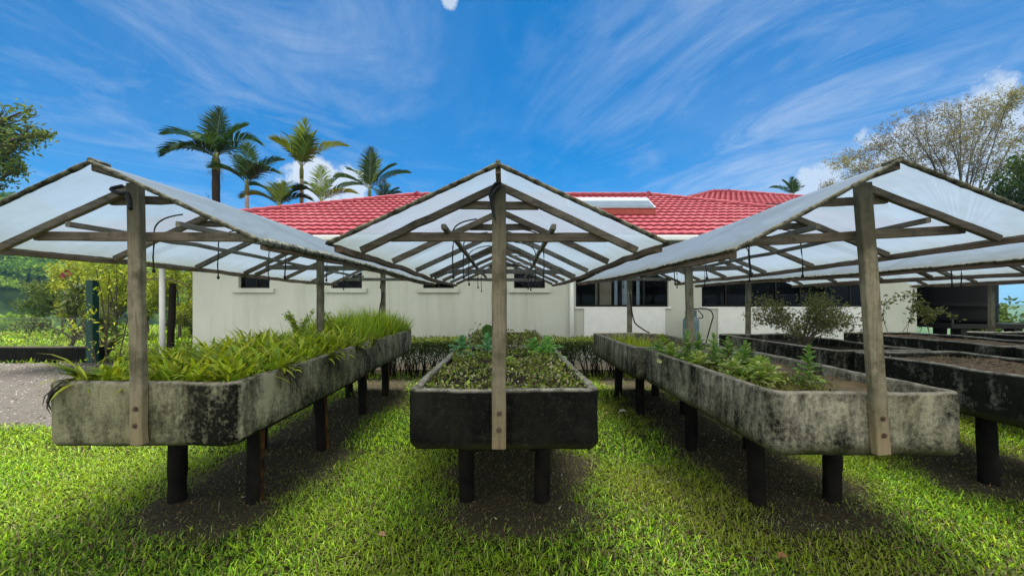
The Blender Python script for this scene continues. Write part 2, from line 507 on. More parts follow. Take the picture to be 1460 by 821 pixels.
# unseen white cloud added as fill light behind the viewer and high overhead
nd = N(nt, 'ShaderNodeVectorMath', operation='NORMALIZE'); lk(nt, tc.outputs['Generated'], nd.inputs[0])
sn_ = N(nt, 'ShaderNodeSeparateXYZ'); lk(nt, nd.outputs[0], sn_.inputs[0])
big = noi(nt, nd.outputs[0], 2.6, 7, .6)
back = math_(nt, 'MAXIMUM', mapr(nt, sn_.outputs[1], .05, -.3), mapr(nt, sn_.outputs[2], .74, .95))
fill_bank = math_(nt, 'MULTIPLY', mapr(nt, math_(nt, 'ADD', big, math_(nt, 'MULTIPLY', back, .32)), .55, .72), back)
fill_bank = math_(nt, 'MULTIPLY', fill_bank, up_)
skyc = mixc(nt, fill_bank, skyc, (14, 13.6, 13))
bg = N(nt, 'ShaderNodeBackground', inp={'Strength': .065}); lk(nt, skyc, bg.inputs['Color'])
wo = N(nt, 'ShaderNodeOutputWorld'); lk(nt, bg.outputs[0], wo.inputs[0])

sl = bpy.data.lights.new('sun', 'SUN'); sl.energy = 5.0; sl.angle = R(24); sl.color = (1, .95, .86)
so = bpy.data.objects.new('sun', sl); col.objects.link(so)
sd = Vector((math.cos(R(SUN_EL))*math.sin(R(SUN_AZ)), math.cos(R(SUN_EL))*math.cos(R(SUN_AZ)), math.sin(R(SUN_EL))))
so.rotation_euler = sd.to_track_quat('Z', 'Y').to_euler(); so.location = (0, 0, 30)

cam = bpy.data.cameras.new('camera'); co = bpy.data.objects.new('camera', cam); col.objects.link(co)
cam.sensor_width = 36; cam.lens = 36*F/1460
cam.shift_x = 7/1460; cam.shift_y = 19.5/1460
cam.clip_start = .05; cam.clip_end = 12000
co.location = (0, 0, EYE); co.rotation_euler = (R(90), 0, 0)
scene.camera = co
scene.view_settings.view_transform = 'Standard'; scene.view_settings.look = 'None'
scene.view_settings.exposure = 0.92; scene.view_settings.gamma = 1
scene.view_settings.use_curve_mapping = False
scene.cycles.use_denoising = True
scene.cycles.max_bounces = 7
scene.cycles.transparent_max_bounces = 8

# ------------------------------------------------------------------ terrain
def smooth(t): t = np.clip(t, 0, 1); return t*t*(3-2*t)


def ground_h(x, y):
    x = np.asarray(x, float); y = np.asarray(y, float)
    dx = np.maximum(np.maximum(-24-x, x-15), 0); dy = np.maximum(np.maximum(-30-y, y-24), 0)
    d = np.hypot(dx, dy)
    z = -26*smooth(d/70)
    # valley sides: hill to the far left, low ridges far away
    az = np.arctan2(x, y); r = np.hypot(x, y)
    hill = smooth((r-85)/170)*60*np.exp(-((az+1.05)/.62)**2)
    hill += smooth((r-500)/900)*26*(.75+.25*np.sin(az*9+1))*(1-np.exp(-((az+1.05)/.5)**2))
    z = z + hill + (3.0*fnoise(x, y, .045, 2)*smooth((d-20)/60))
    return z


rr = np.concatenate([np.linspace(.0, 30, 40), np.geomspace(31, 1500, 80)])
th = np.linspace(-np.pi, np.pi, 193)[:-1]
RR, TT = np.meshgrid(rr, th, indexing='ij')
GX, GY = RR*np.sin(TT), RR*np.cos(TT) + 6
GZ = ground_h(GX, GY)
g = Acc()
nr, nth = len(rr), len(th)
i = np.arange(nr-1)[:, None]*nth; k = np.arange(nth)[None]; k2 = (k+1) % nth
Q = np.stack([i+k, i+nth+k, i+nth+k2, i+k2], -1).reshape(-1, 4)
g.add(np.stack([GX, GY, GZ], -1).reshape(-1, 3), Q)


def m_ground():
    m, nt = newmat('lawn earth')
    v = objvec(nt)
    n1 = noi(nt, v, .9, 6); n2 = noi(nt, v, 22, 6, .7); n3 = noi(nt, v, .012, 6)
    near = mixc(nt, mapr(nt, n1, .4, .62), (.016, .024, .006), (.028, .032, .009))  # soil colour darkened to stand in for shade between the blades
    near = mixc(nt, mapr(nt, n2, .45, .7), near, (.03, .026, .012))
    s = N(nt, 'ShaderNodeSeparateXYZ'); lk(nt, v, s.inputs[0])
    far = mixc(nt, mapr(nt, n3, .4, .6), (.03, .065, .018), (.07, .11, .025))
    dd = N(nt, 'ShaderNodeVectorMath', operation='LENGTH'); lk(nt, v, dd.inputs[0])
    c = mixc(nt, mapr(nt, dd.outputs['Value'], 30, 60), near, far)
    finish(nt, c, .95, n2, .8, .03, .1)
    return m
tag(g.build('ground', m_ground(), smooth=True), 'grassy ground under the planter beds falling away to a valley', kind='structure')

# trough rows: centre x, rim z, bottom z, roll of the shelter, apex offset
ROWS = [
    dict(x=-2.30, top=1.095, bot=.69, roll=0.0, dz=.025, ax=0.0),
    dict(x=-.02, top=1.05, bot=.667, roll=0.0, dz=0.0, ax=-.03),
    dict(x=2.275, top=1.03, bot=.63, roll=3.5, dz=.02, ax=0.0),
    dict(x=4.48, top=1.04, bot=.64, roll=0.8, dz=-.01, ax=0.0),
    dict(x=6.75, top=1.05, bot=.65, roll=-.6, dz=.0, ax=0.0),
    dict(x=9.0, top=1.05, bot=.65, roll=.5, dz=.01, ax=0.0),
]


def soilmask(x, y):
    """1 = bare earth under the beds"""
    m = np.zeros_like(x)
    for r in ROWS:
        e = .50 + .30*fnoise(x, y, 1.9, 4) + .12*fnoise(x, y, 7, 1) + .09*np.where(y < 4, 1, 0)
        mx = 1 - smooth((np.abs(x-(r['x']-.02*0)) - (e-.4))/.6)
        my = smooth((y-2.38-.13*fnoise(x, y, 3.1, 7))/.42)*smooth((8.2-y)/.6)
        m = np.maximum(m, mx*my)
    return m


def pathmask(x, y):
    """gravel drive left of the beds"""
    e = 4.75 + .12*fnoise(x, y*0, 2, 3) - .10*(x+6.2)
    return smooth((y-e)/.35)*smooth((-4.6 + .3*fnoise(y, x*0, 1.5, 2)-x)/.5)*smooth((9.9-y)/.1)

# bare earth sheet under the beds (4 mm above the lawn earth)
def patch_sheet(name, label, fn, x0, x1, y0, y1, step, mat, z, thr=.35):
    a = Acc()
    xs = np.arange(x0, x1+step, step); ys = np.arange(y0, y1+step, step)
    X, Y = np.meshgrid(xs, ys)
    m = fn(X, Y)
    Z = z + .012*np.maximum(0, fnoise(X, Y, 6, 5)) - .03*smooth((thr-m)/.12) + .02*smooth((m-thr)/.3)
    nx = len(xs)
    ii, kk = np.meshgrid(np.arange(len(ys)-1), np.arange(nx-1), indexing='ij')
    keep = (np.maximum.reduce([m[:-1, :-1], m[1:, :-1], m[:-1, 1:], m[1:, 1:]]) > thr-.12)
    b = (ii*nx+kk)[keep]
    a.add(np.stack([X, Y, Z], -1).reshape(-1, 3), np.stack([b, b+1, b+nx+1, b+nx], -1))
    return tag(a.build(name, mat, smooth=True), label, kind='structure')


M['earth'] = m_noise('trodden dark earth', (.018, .017, .010), (.085, .072, .045), 38, .95, .9, .03, .1, .3, .72, 8)
M['gravel_base'] = m_noise('grey gravel bed', (.05, .045, .04), (.19, .175, .155), 40, .95, 1.0, .03, .15, .3, .7, 8)
patch_sheet('bare_earth', 'dark bare earth below the planter beds', soilmask, -4, 10.5, 2.0, 8.6, .06, M['earth'], .006)
patch_sheet('gravel_path', 'grey gravel drive beside the lawn', pathmask, -22, -4.2, 4.2, 10.0, .1, M['gravel_base'], .012)
a = Acc()
n = 9000
px_, py_ = rng.uniform(-17, -4.4, n), rng.uniform(4.4, 9.9, n)
kp = (pathmask(px_, py_) > .4) & (np.abs(px_/py_) < 1.9)
px_, py_ = px_[kp], py_[kp]; n = len(px_)
s = rng.uniform(.010, .028, n)[:, None]
b = np.stack([px_, py_, np.full(n, .025)], 1)
offs = np.array([[-1, -.7, 0], [1, -.8, 0], [.9, .8, 0], [-.8, .9, 0], [.1, 0, 1.]])
V = b[:, None] + offs[None]*s[:, None]*rng.uniform(.6, 1.3, (n, 5, 3))
idx = (np.arange(n)*5)[:, None, None]
a.add(V.reshape(-1, 3), (idx + np.array([[0, 1, 4], [1, 2, 4], [2, 3, 4], [3, 0, 4]])[None]).reshape(-1, 3), np.repeat(pick([(.22, .21, .19), (.14, .13, .115), (.1, .085, .065), (.28, .265, .235)], n), 5, 0))
tag(a.build('gravel', M['attr']), 'loose grey gravel strewn over the drive', 'gravel', kind='stuff')

# ------------------------------------------------------------------ lawn blades
def lawn(name, label, zones):
    a = Acc()
    for (x0, x1, y0, y1, dens, hl, wd) in zones:
        n = int((x1-x0)*(y1-y0)*dens)
        x, y = rng.uniform(x0, x1, n), rng.uniform(y0, y1, n)
        keep = np.abs(x)/y < 1.75
        x, y = x[keep], y[keep]
        m = soilmask(x, y); pm = pathmask(x, y)
        keep = (rng.random(len(x)) > np.clip(m*.8, 0, .72)) & (pm < .5+.2*rng.random(len(x))) & ~((y > 8.5) & (y < 20) & (x > -7.9))
        x, y, m = x[keep], y[keep], m[keep]
        n = len(x)
        pn = fnoise(x, y, 1.7, 9)
        dryp = np.clip(.16 + .2*fnoise(x, y, 1.1, 3) + .5*m + .22*smooth((x+.2)/1.2)*smooth((4.6-y)/1.5)*(x < 3.2), 0, .85)
        c = pick([(.18, .35, .016), (.23, .40, .018), (.28, .42, .022), (.07, .17, .015)], n, .42)
        yl = pick([(.31, .36, .022), (.28, .34, .025)], n, .2)
        yl = yl*np.array([.82, .86, 1])
        f = smooth(.5+pn)[:, None]*(.35+.5*smooth((x+1.5)/2.5))[:, None]
        c = c*(1-f) + yl*f
        dr = pick([(.2, .17, .075), (.13, .1, .045), (.26, .23, .12)], n, .3)
        isd = rng.random(n) < dryp*.6
        c[isd] = dr[isd]
        dk = pick([(.08, .1, .03), (.15, .13, .07), (.05, .055, .025), (.24, .22, .15)], n, .4)
        c = c*(1-.72*m[:, None]) + dk*.72*m[:, None]
        h = hl*rng.lognormal(0, .35, n)*(1-.15*m)
        lean = np.abs(rng.normal(.75, .35, n)) + .3*m
        P = np.stack([x, y, ground_h(x, y) + .004 + .02*m], 1)
        blades(a, P, h, rng.uniform(0, 2*np.pi, n), lean, wd*rng.uniform(.6, 1.3, n)*(1-.4*m), c, .45, 2, None)
    return tag(a.build(name, M['grass']), label, 'grass', kind='stuff')


lawn('grass', 'short broad-bladed lawn grass between the raised beds', [
    (-5.8, 5.8, 1.5, 4.0, 6800, .037, .0072),
    (-9, 9, 4.0, 6.2, 2600, .046, .010),
    (-10, 13, 6.2, 9.0, 800, .075, .016),
    (-30, -7.8, 9.0, 15, 150, .10, .035),
    (-36, -9, 15, 27, 70, .14, .06),
    (9.5, 16, 7.5, 16, 160, .10, .03)])

# ------------------------------------------------------------------ planter troughs
def trough(row, y0, y1, label, mat, soilmat, x_off=0.0, soil_drop=.10, legmats=None, rot=0.0, bump=.02, soilslope=0.0):
    r = ROWS[row]
    xc = r['x'] + x_off; top, bot = r['top'], r['bot']
    loc = (xc, (y0+y1)/2, 0)
    t = thing('planter_trough', label, 'planter', loc, 'raised concrete planter troughs')
    hw, hl, ch = .6, (y1-y0)/2, .055

    def outline(inset, c, n_long=46, n_short=24):
        w_, l_ = hw-inset, hl-inset
        cor = [(-w_+c, -l_), (w_-c, -l_), (w_, -l_+c), (w_, l_-c), (w_-c, l_), (-w_+c, l_), (-w_, l_-c), (-w_, -l_+c)]
        ns = [n_short, 3, n_long, 3, n_short, 3, n_long, 3]
        out = []
        for i in range(8):
            p, q = np.array(cor[i]), np.array(cor[(i+1) % 8])
            for k in range(ns[i]): out.append(p + (q-p)*k/ns[i])
        return np.array(out)
    H = top-bot
    zs = [0.0] + list(np.linspace(.035, H-.022, 8)) + [H-.006, H]
    ins = [.03] + [0.0]*8 + [.004, .014]
    rings = [(i, .055-(.02 if k == 0 else 0), bot+z) for k, (i, z) in enumerate(zip(ins, zs))]
    rings += [(.045, .045, top), (.056, .04, top-.008), (.062, .035, top-.03), (.066, .03, top-soil_drop-.06)]
    V = []
    for ins_, c, z in rings:
        o = outline(ins_, max(c-ins_*.3, .01))
        V.append(np.concatenate([o, np.full((len(o), 1), z)], 1))
    nn = len(V[0])
    V = np.concatenate(V)
    sd_ = row*3.3 + y0
    for v in V:
        p = Vector((v[0]*5+sd_, v[1]*5, v[2]*5))
        q = mnoise.noise_vector(p)*.006 + mnoise.noise_vector(p*4)*.0025
        v += np.array(q)
        if v[2] > top-.03: v[2] += mnoise.noise(Vector((v[0]*2+sd_, v[1]*2, 1)))*.010
    if rot:
        c_, s_ = math.cos(R(rot)), math.sin(R(rot))
        V[:, :2] = V[:, :2] @ np.array([[c_, s_], [-s_, c_]])
    V += np.array([xc, (y0+y1)/2, 0])
    nr_ = len(rings)
    Q = [[i*nn+k, i*nn+(k+1) % nn, (i+1)*nn+(k+1) % nn, (i+1)*nn+k] for i in range(nr_-1) for k in range(nn)]
    a = Acc(); a.add(V, np.array(Q)); a.q.append(np.array([list(range(nn))[::-1]]))
    ob = a.build('basin', mat, t, smooth=True)
    # soil
    xs, ys = np.linspace(-.54, .54, 34), np.linspace(-hl+.06, hl-.06, 66)
    X, Y = np.meshgrid(xs, ys)
    Z = top - soil_drop + bump*fnoise(X+sd_, Y, 5, row) + bump*.5*fnoise(X, Y, 17, row+2) + soilslope*X
    ii, kk = np.meshgrid(np.arange(65), np.arange(33), indexing='ij')
    b = (ii*34+kk).ravel()
    P = np.stack([X, Y, Z], -1).reshape(-1, 3)
    if rot: P[:, :2] = P[:, :2] @ np.array([[c_, s_], [-s_, c_]])
    a = Acc(); a.add(P+np.array([xc, (y0+y1)/2, 0]), np.stack([b, b+1, b+35, b+34], -1))
    a.build('soil', soilmat, t, smooth=True)
    # legs
    k = 0
    for ly in ((y0+.65, y0+1.7) if y0 < 4 else (y0+.62, y0+1.65)):
        for lx in (-.31, .31):
            a = Acc()
            zz_ = np.linspace(-.05, bot+.012, 8)
            jx, jy = rng.normal(0, .012, 2)
            pts = np.stack([np.full(8, xc+lx)+jx*np.linspace(1, 0, 8), np.full(8, ly)+jy*np.linspace(1, 0, 8), zz_], 1)
            tube(a, pts, .062*(1+.03*rng.normal(0, 1, 8)), 20)
            a.build('leg', (legmats or [M['leg']]*4)[k], t, smooth=True)
            k += 1
    return t


Y0, YM0, YM1, Y1 = 2.40, 4.69, 4.79, 7.08
LR = [M['leg'], M['leg_rust']]*2
cA1 = m_concrete('olive grey concrete with one black corner', 1, .25, (.36, .35, .225), side=.24, low=.05)
cA2 = m_concrete('streaked grey concrete', 2, .45, (.38, .36, .28), low=.08)
cB1 = m_concrete('mildew black concrete', 3, 1.02, (.22, .22, .17), speck=.9, rimcol=(.36, .34, .27))
cB2 = m_concrete('dark grey concrete', 4, .75, (.3, .28, .22))
cC1 = m_concrete('mottled grey concrete', 5, .46, (.42, .40, .30), low=.04, drip=.06)
cC2 = m_concrete('pale streaked concrete', 6, .46, (.42, .40, .31), low=.05, drip=.05)
cD1 = m_concrete('blackened concrete', 7, .78, (.27, .26, .22), rimcol=(.36, .34, .28))
cD2 = m_concrete('mottled dark concrete', 8, .66, (.3, .28, .22))
trough(0, Y0, YM0, 'olive grey trough crowded with bright strap leaves, black stain on its front corner', cA1, M['soil_dark'], legmats=LR, soil_drop=.06)
trough(0, YM1, Y1, 'grey streaked trough full of tall grass behind the strap-leaf trough', cA2, M['soil_dark'], legmats=LR, soil_drop=.06, x_off=-.05)
trough(1, Y0, YM0, 'trough with a nearly black front face and pale rim under the middle shelter', cB1, M['soil_dark'], soil_drop=.055)
trough(1, YM1, Y1, 'weedy trough behind the black-fronted one, its far end near the hedge', cB2, M['soil_dark'], soil_drop=.055, x_off=.0)
trough(2, Y0, YM0, 'mottled grey trough growing leafy kale, mossy along its bottom edge', cC1, M['soil_wet'], soil_drop=.085)
trough(2, YM1, Y1, 'pale streaked trough with a grass tuft and bare soil, behind the kale trough', cC2, M['soil_dry'], x_off=-.10, soil_drop=.10)
trough(3, Y0+.3, 4.35, 'blackened trough of dry brown soil right beside the kale trough', cD1, M['soil_dry'], soil_drop=.055, bump=.03)
trough(3, 4.42, 6.75, 'mottled dark trough holding the woody bush', cD2, M['soil_dark'], x_off=-.16, rot=2.5)
trough(4, Y0+.3, YM0, 'pale rimmed trough of bare soil, cut by the photo edge, beyond the dry brown one', cD2, M['soil_dry'], soil_drop=.05)
trough(4, YM1, Y1, 'bare soil trough with the trailing vine at its post', cD1, M['soil_dry'], soil_drop=.05)
trough(5, YM1, Y1, 'farthest dark trough with a weathered rim, in front of the black water tank', cD1, M['soil_dark'], soil_drop=.05)


# ------------------------------------------------------------------ rain shelters
HALF, RISE, EAVE, APEX = .94, .437, 1.917, 2.354
SH_LABEL = [
    'clear plastic rain shelter over the strap-leaf trough, a white mossy roll along its eave',
    'symmetrical plastic rain shelter over the black-fronted trough in the middle',
    'plastic rain shelter leaning sideways over the kale trough',
    'plastic rain shelter over the woody bush and dry brown soil',
    'plastic rain shelter over the bare soil trough with the trailing vine',
    'farthest plastic rain shelter, its pale post near the black water tank',
]
POST_NAMES = 3


def shelter(ri):
    r = ROWS[ri]
    xc = r['x']; top, bot = r['top'], r['bot']
    yf = 2.33 if ri < 3 else 2.6
    t = thing('rain_shelter', SH_LABEL[ri], 'shelter', (xc, yf, 0), 'plastic rain shelters over the planter rows')

    def warp(V):
        V = np.array(V, float)
        th_ = R(r['roll'])*np.clip(1-(V[:, 1]-2.1)/5.2, 0, 1)
        x = V[:, 0] + r['ax']; z = V[:, 2]-.65
        X = x*np.cos(th_) - z*np.sin(th_); Z = x*np.sin(th_) + z*np.cos(th_)
        sag = .012*np.sin((V[:, 1]-2.4)*1.3+ri)*np.clip(z/1.2, 0, 1)
        return np.stack([X+xc, V[:, 1], Z+.65+r['dz']*np.clip(z/1.0, 0, 1)+sag], 1)
    slope = math.atan2(RISE, HALF)
    yp = [yf, 4.735, 7.12]
    for k, y in enumerate(yp):
        a = Acc()
        wd = .086 if ri != 0 else .078
        zb = bot+.034 if k != 1 else bot+.05
        th_ = .052
        yy = y + .02 if k == 0 else y
        if k == 0: yy = (Y0 if ri < 3 else Y0+.3) - .006 - th_/2
        if k == 2: yy = y + .02
        off = .035 if ri == 0 and k == 0 else (.03 if ri == 2 and k == 0 else 0)
        beam(a, (off, yy, zb), (off*.3, yy, APEX-.055), th_, wd, up=(1, 0, 0), seg=14, warp=warp, jit=.0012, bev=.006)
        po = a.build('post', M['wood_z'], t)
        if k == 0:
            for zz_ in (bot+.25, bot+.15):
                b = Acc()
                p = warp(np.array([[off + rng.normal(0, .004), yy-th_/2, zz_]]))[0]
                tube(b, [p+[0, .004, 0], p+[0, -.004, 0]], .016, 14)
                tube(b, [p+[0, -.004, 0], p+[0, -.014, 0]], .009, 6)
                b.build('bolt', M['bolt'], po)
    # tie beams at the posts
    ties = [yf+.127, 4.79, 7.04] if ri < 3 else [2.817, 4.79, 7.04]
    for k, y in enumerate(ties):
        a = Acc()
        zt = 1.99 + rng.normal(0, .006)
        xr = (APEX-.008-zt-.028)/math.tan(slope)
        beam(a, (-xr+.0, y, zt+rng.normal(0, .006)), (xr, y, zt+rng.normal(0, .006)), .034, .056, seg=10, warp=warp, jit=.0015)
        a.build('tie_beam', M['wood_x'] if k == 0 else M['wood_grey'], t)
    ry = [yf+.09, 3.12, 3.9, 4.62, 4.86, 5.5, 6.25, 7.0] if ri < 3 else [2.78, 3.3, 3.95, 4.62, 4.86, 5.5, 6.25, 7.0]
    for k, y in enumerate(ry):
        if k in (0, 1, 3, 6):
            a = Acc()
            zt = 2.205 + rng.normal(0, .008)
            xr = (APEX-.008-zt-.025)/math.tan(slope)
            beam(a, (-xr, y+.036, zt), (xr, y+.036, zt+rng.normal(0, .006)), .03, .05, seg=6, warp=warp, jit=.001)
            a.build('collar_beam', M['wood_x'], t)
        for sgn in (-1, 1):
            a = Acc()
            up = np.array([sgn*math.sin(slope), 0, math.cos(slope)])
            e = -up*.033
            p = np.array([sgn*.012, y, APEX-.006]) + e
            q = np.array([sgn*(HALF-.055), y+rng.normal(0, .015), EAVE+.0256]) + e
            beam(a, p, q, .033, .045, up=up, seg=10, warp=warp, jit=.0012)
            a.build('rafter', M['wood_x'] if k < 2 else M['wood_grey'] if rng.random() < .45 else M['wood_x'], t)
    yend = 7.28
    ys = 2.12 if ri < 3 else 2.42
    for sgn in (-1, 1):
        a = Acc()
        beam(a, (sgn*(HALF-.026), ys+.07, EAVE-.024), (sgn*(HALF-.026), yend-.02, EAVE-.024), .042, .038, seg=24, warp=warp, jit=.003)
        a.build('eave_purlin', M['wood_y'], t)
        a = Acc()
        beam(a, (sgn*.33, yf-.03, 2.04), (sgn*.33+rng.normal(0, .03), 7.1, 2.04), .03, .032, seg=20, warp=warp, jit=.003)
        a.build('hose_rail', M['wood_grey'], t)
    a = Acc()
    beam(a, (0, ys+.02, APEX-.03), (0, yend-.02, APEX-.03), .03, .036, seg=20, warp=warp, jit=.002)
    a.build('ridge_batten', M['wood_x'], t)
    # plastic sheet, one piece over the ridge, sagging between rafters
    a = Acc()
    ns, ny = 33, 90
    S = np.linspace(-1, 1, ns); YY = np.linspace(ys, yend, ny)
    SS, Y_ = np.meshgrid(S, YY)
    d = np.min(np.abs(Y_[..., None]-np.array(ry)[None, None]), -1)
    sg = np.abs(SS)
    Z_ = APEX+.004 - RISE*sg - .02*np.clip(d/.35, 0, 1)**1.5*np.sin(np.pi*np.clip(sg*1.0, 0, 1))**.7 + .006*fnoise(SS*2, Y_, 2.2, ri) + .003*fnoise(SS*3, Y_, 7, ri+2)
    X_ = SS*HALF + .006*fnoise(SS*0, Y_, 3, ri+5)*np.sign(SS)*sg
    Pv = warp(np.stack([X_, Y_, Z_], -1).reshape(-1, 3))
    ii, kk = np.meshgrid(np.arange(ny-1), np.arange(ns-1), indexing='ij')
    b = (ii*ns+kk).ravel()
    a.add(Pv, np.stack([b, b+1, b+ns+1, b+ns], -1))
    sh = a.build('plastic_sheet', M['sheet'], t, smooth=True)
    # rolled, moss grown hems of the sheet
    for sgn in (-1, 1):
        a = Acc()
        n = 40
        s_ = np.linspace(0, 1, n)
        pts = np.stack([sgn*s_*HALF, np.full(n, ys), APEX-.004-RISE*s_], 1)
        tube(a, pts,   .0135*(1+.2*fnoise(s_*9, s_*0, 4, ri+sgn)+.05*rng.normal(0, 1, n)), 9, warp=warp)
        a.build('sheet_hem', M['moss_edge'], sh, smooth=True)
        a = Acc()
        n = 110
        yy_ = np.linspace(ys-.01, yend, n)
        pts = np.stack([sgn*(HALF+.004+.004*fnoise(yy_, yy_*0, 8, ri)), yy_, EAVE-.004+.004*fnoise(yy_, yy_*0, 11, ri+3)], 1)
        fat = .021 if (ri == 0 and sgn > 0) else .011
        tube(a, pts, fat*(1+.22*fnoise(yy_, yy_*0, 22, ri+sgn)+.1*rng.normal(0, 1, n)), 9, warp=warp)
        a.build('sheet_hem', M['moss_pale'] if (ri == 0 and sgn > 0) else M['moss_edge'], sh, smooth=True)
    a = Acc()
    n = 12
    pts = np.stack([np.zeros(n), np.linspace(ys-.005, ys+.1, n), np.full(n, APEX+.006)], 1)
    tube(a, pts, .014, 8, warp=warp)
    a.build('ridge_knot', M['moss_edge'], sh, smooth=True)
    # irrigation drops
    ROWNAME = ['strap-leaf trough', 'black-fronted trough', 'kale trough', 'dry soil trough', 'vine trough', 'farthest trough']
    k = 0
    spots = [(2.9, -1), (3.35, 1), (3.55, -1), (4.1, 1), (4.3, -1), (5.1, 1), (5.4, -1), (5.9, 1), (6.3, -1)]
    if ri > 2: spots = spots[2:6]
    for (y, sgn) in spots:
        a = Acc()
        x0, x1 = sgn*rng.uniform(.12, .22), sgn*(.345+rng.uniform(0, .03))
        zt = APEX-.06-abs(x0)*RISE/HALF
        p = np.concatenate([bez((x0, y, zt), (x1*1.15, y+.03, zt-.02), (x1, y, 2.06), 10), np.array([[x1+sgn*.008, y+.005, 2.0], [x1+sgn*.01, y, 1.9], [x1+sgn*.004, y, 1.83-rng.uniform(0, .05)]])])
        tube(a, p, .0055, 6, warp=warp)
        o = a.build('irrigation_hose', M['hose'], None, loc=tuple(warp(p[:1])[0]))
        order = ['nearest', 'second', 'third', 'fourth', 'fifth', 'sixth', 'seventh', 'eighth', 'ninth'][k]
        sd_ = 'left' if sgn < 0 else 'right'
        tag(o, f'thin black hose, {order} from front, on the {sd_} rail above the {ROWNAME[ri]}', 'hose', 'thin irrigation hoses hanging in the shelters')
        b = Acc()
        e = warp(p[-1:])[0]
        tube(b, [e+[0, 0, .004], e+[0, 0, -.012], e+[0, 0, -.026]], [.007, .013, .006], 8)
        b.build('sprinkler', M['hose'], o)
        k += 1
    return t


for ri in range(6): shelter(ri)
# black hose and valve bundled at two post heads, and hoses running down the far posts
def hose_thing(pts, label, rad=.009, n=24):
    pts = np.array(pts, float)
    tt = np.linspace(0, len(pts)-1, n)
    P = np.stack([np.interp(tt, np.arange(len(pts)), pts[:, i]) for i in range(3)], 1)
    for _ in range(2): P[1:-1] = (P[:-2]+2*P[1:-1]+P[2:])/4
    a = Acc(); tube(a, P, rad, 8)
    return tag(a.build('supply_hose', M['hose'], None, loc=tuple(P[0]), smooth=True), label, 'hose')
hose_thing([(-.09, 2.36, 2.2), (-.11, 2.35, 2.27), (-.06, 2.34, 2.33), (-.03, 2.3, 2.3), (-.1, 2.33, 2.24), (-.08, 2.35, 2.12), (-.03, 2.36, 1.98)], 'black hose looped round the head of the middle front post', .011)
hose_thing([(-2.33, 2.33, 2.3), (-2.4, 2.32, 2.28), (-2.34, 2.32, 2.25), (-2.30, 2.33, 2.26), (-2.29, 2.34, 2.16)], 'short black hose knotted to the collar beam above the strap-leaf trough', .012)
hose_thing([(-2.27, 7.06, 1.78), (-2.33, 7.04, 1.5), (-2.34, 7.04, 1.3), (-2.27, 7.02, 1.12), (-2.2, 7, 1.05)], 'black hose curving down the far post of the strap-leaf row', .012)
hose_thing([(2.26, 7.06, 1.75), (2.29, 7.05, 1.4), (2.34, 7.05, 1.2), (2.52, 7.03, 1.07), (2.6, 7.0, 1.03)], 'black hose curving down the far post of the kale row', .012)

# ------------------------------------------------------------------ plants in the beds
GREEN = [(.24, .34, .02), (.28, .38, .022), (.15, .26, .018), (.34, .4, .04)]
LIME = [(.38, .44, .03), (.3, .39, .025), (.2, .31, .018)]


def strap_plant(x, y, z, n, h, label, cols=GREEN, dead=0, wd=.03, az=None, name='strap_leaf_plant', group='strap-leaf plants in the planter', droop=.33, lean=.4):
    a = Acc()
    P = np.tile([x, y, z], (n, 1)) + rng.normal(0, .02, (n, 3))*[1, 1, .3]
    aa = rng.uniform(0, 2*np.pi, n) if az is None else rng.normal(az, .7, n)
    c = pick(cols, n, .2)
    blades(a, P, h*rng.uniform(.65, 1.2, n), aa, np.abs(rng.normal(lean, .28, n)), wd*rng.uniform(.7, 1.2, n), c, droop, 5, np.clip(c*[1.25, 1.12, .9], 0, .6))
    o = a.build(name, M['leaf'], None, loc=(x, y, z))
    tag(o, label, 'plant', group)
    if dead:
        a = Acc()
        P = np.tile([x, y, z+.02], (dead, 1)) + rng.normal(0, .02, (dead, 3))
        aa = rng.normal(az if az is not None else 0, .45, dead)
        blades(a, P, h*rng.uniform(.8, 1.25, dead), aa, rng.uniform(.9, 1.25, dead), wd*.8*np.ones(dead), pick([(.03, .022, .012), (.1, .08, .03), (.016, .012, .01)], dead), .6, 5)
        a.build('withered_leaf', M['leaf'], o)
    return o


TA = ROWS[0]['top']-.06
# dense mass of strap leaves: nobody could count it
a = Acc()
n = 3000
x = rng.uniform(-2.84, -1.76, n); y = rng.uniform(2.5, 4.66, n)
cl = fnoise(x, y, 6, 3)
c = pick(GREEN+LIME, n, .3)
blades(a, np.stack([x, y, np.full(n, TA-.01)], 1), (.23+.10*np.clip(cl, -.6, 1)+.05*smooth((y-2.5)/2))*rng.uniform(.6, 1.3, n), rng.uniform(0, 6.28, n), np.abs(rng.normal(.38, .3, n)), rng.uniform(.010, .034, n), c, .32, 4, np.clip(c*[1.35, 1.15, .9], 0, .6))
n = 2600
P = np.stack([rng.uniform(-2.82, -1.76, n), rng.uniform(2.7, 4.66, n), TA+rng.uniform(0, .13, n)], 1)
leaves(a, P, .055, pick(GREEN, n, .35), np.tile([0, 0, .6], (n, 1)), 1, .5)
tag(a.build('strap_leaves', M['leaf']), 'crowded bright green strap leaves filling the olive grey trough', 'foliage', kind='stuff')
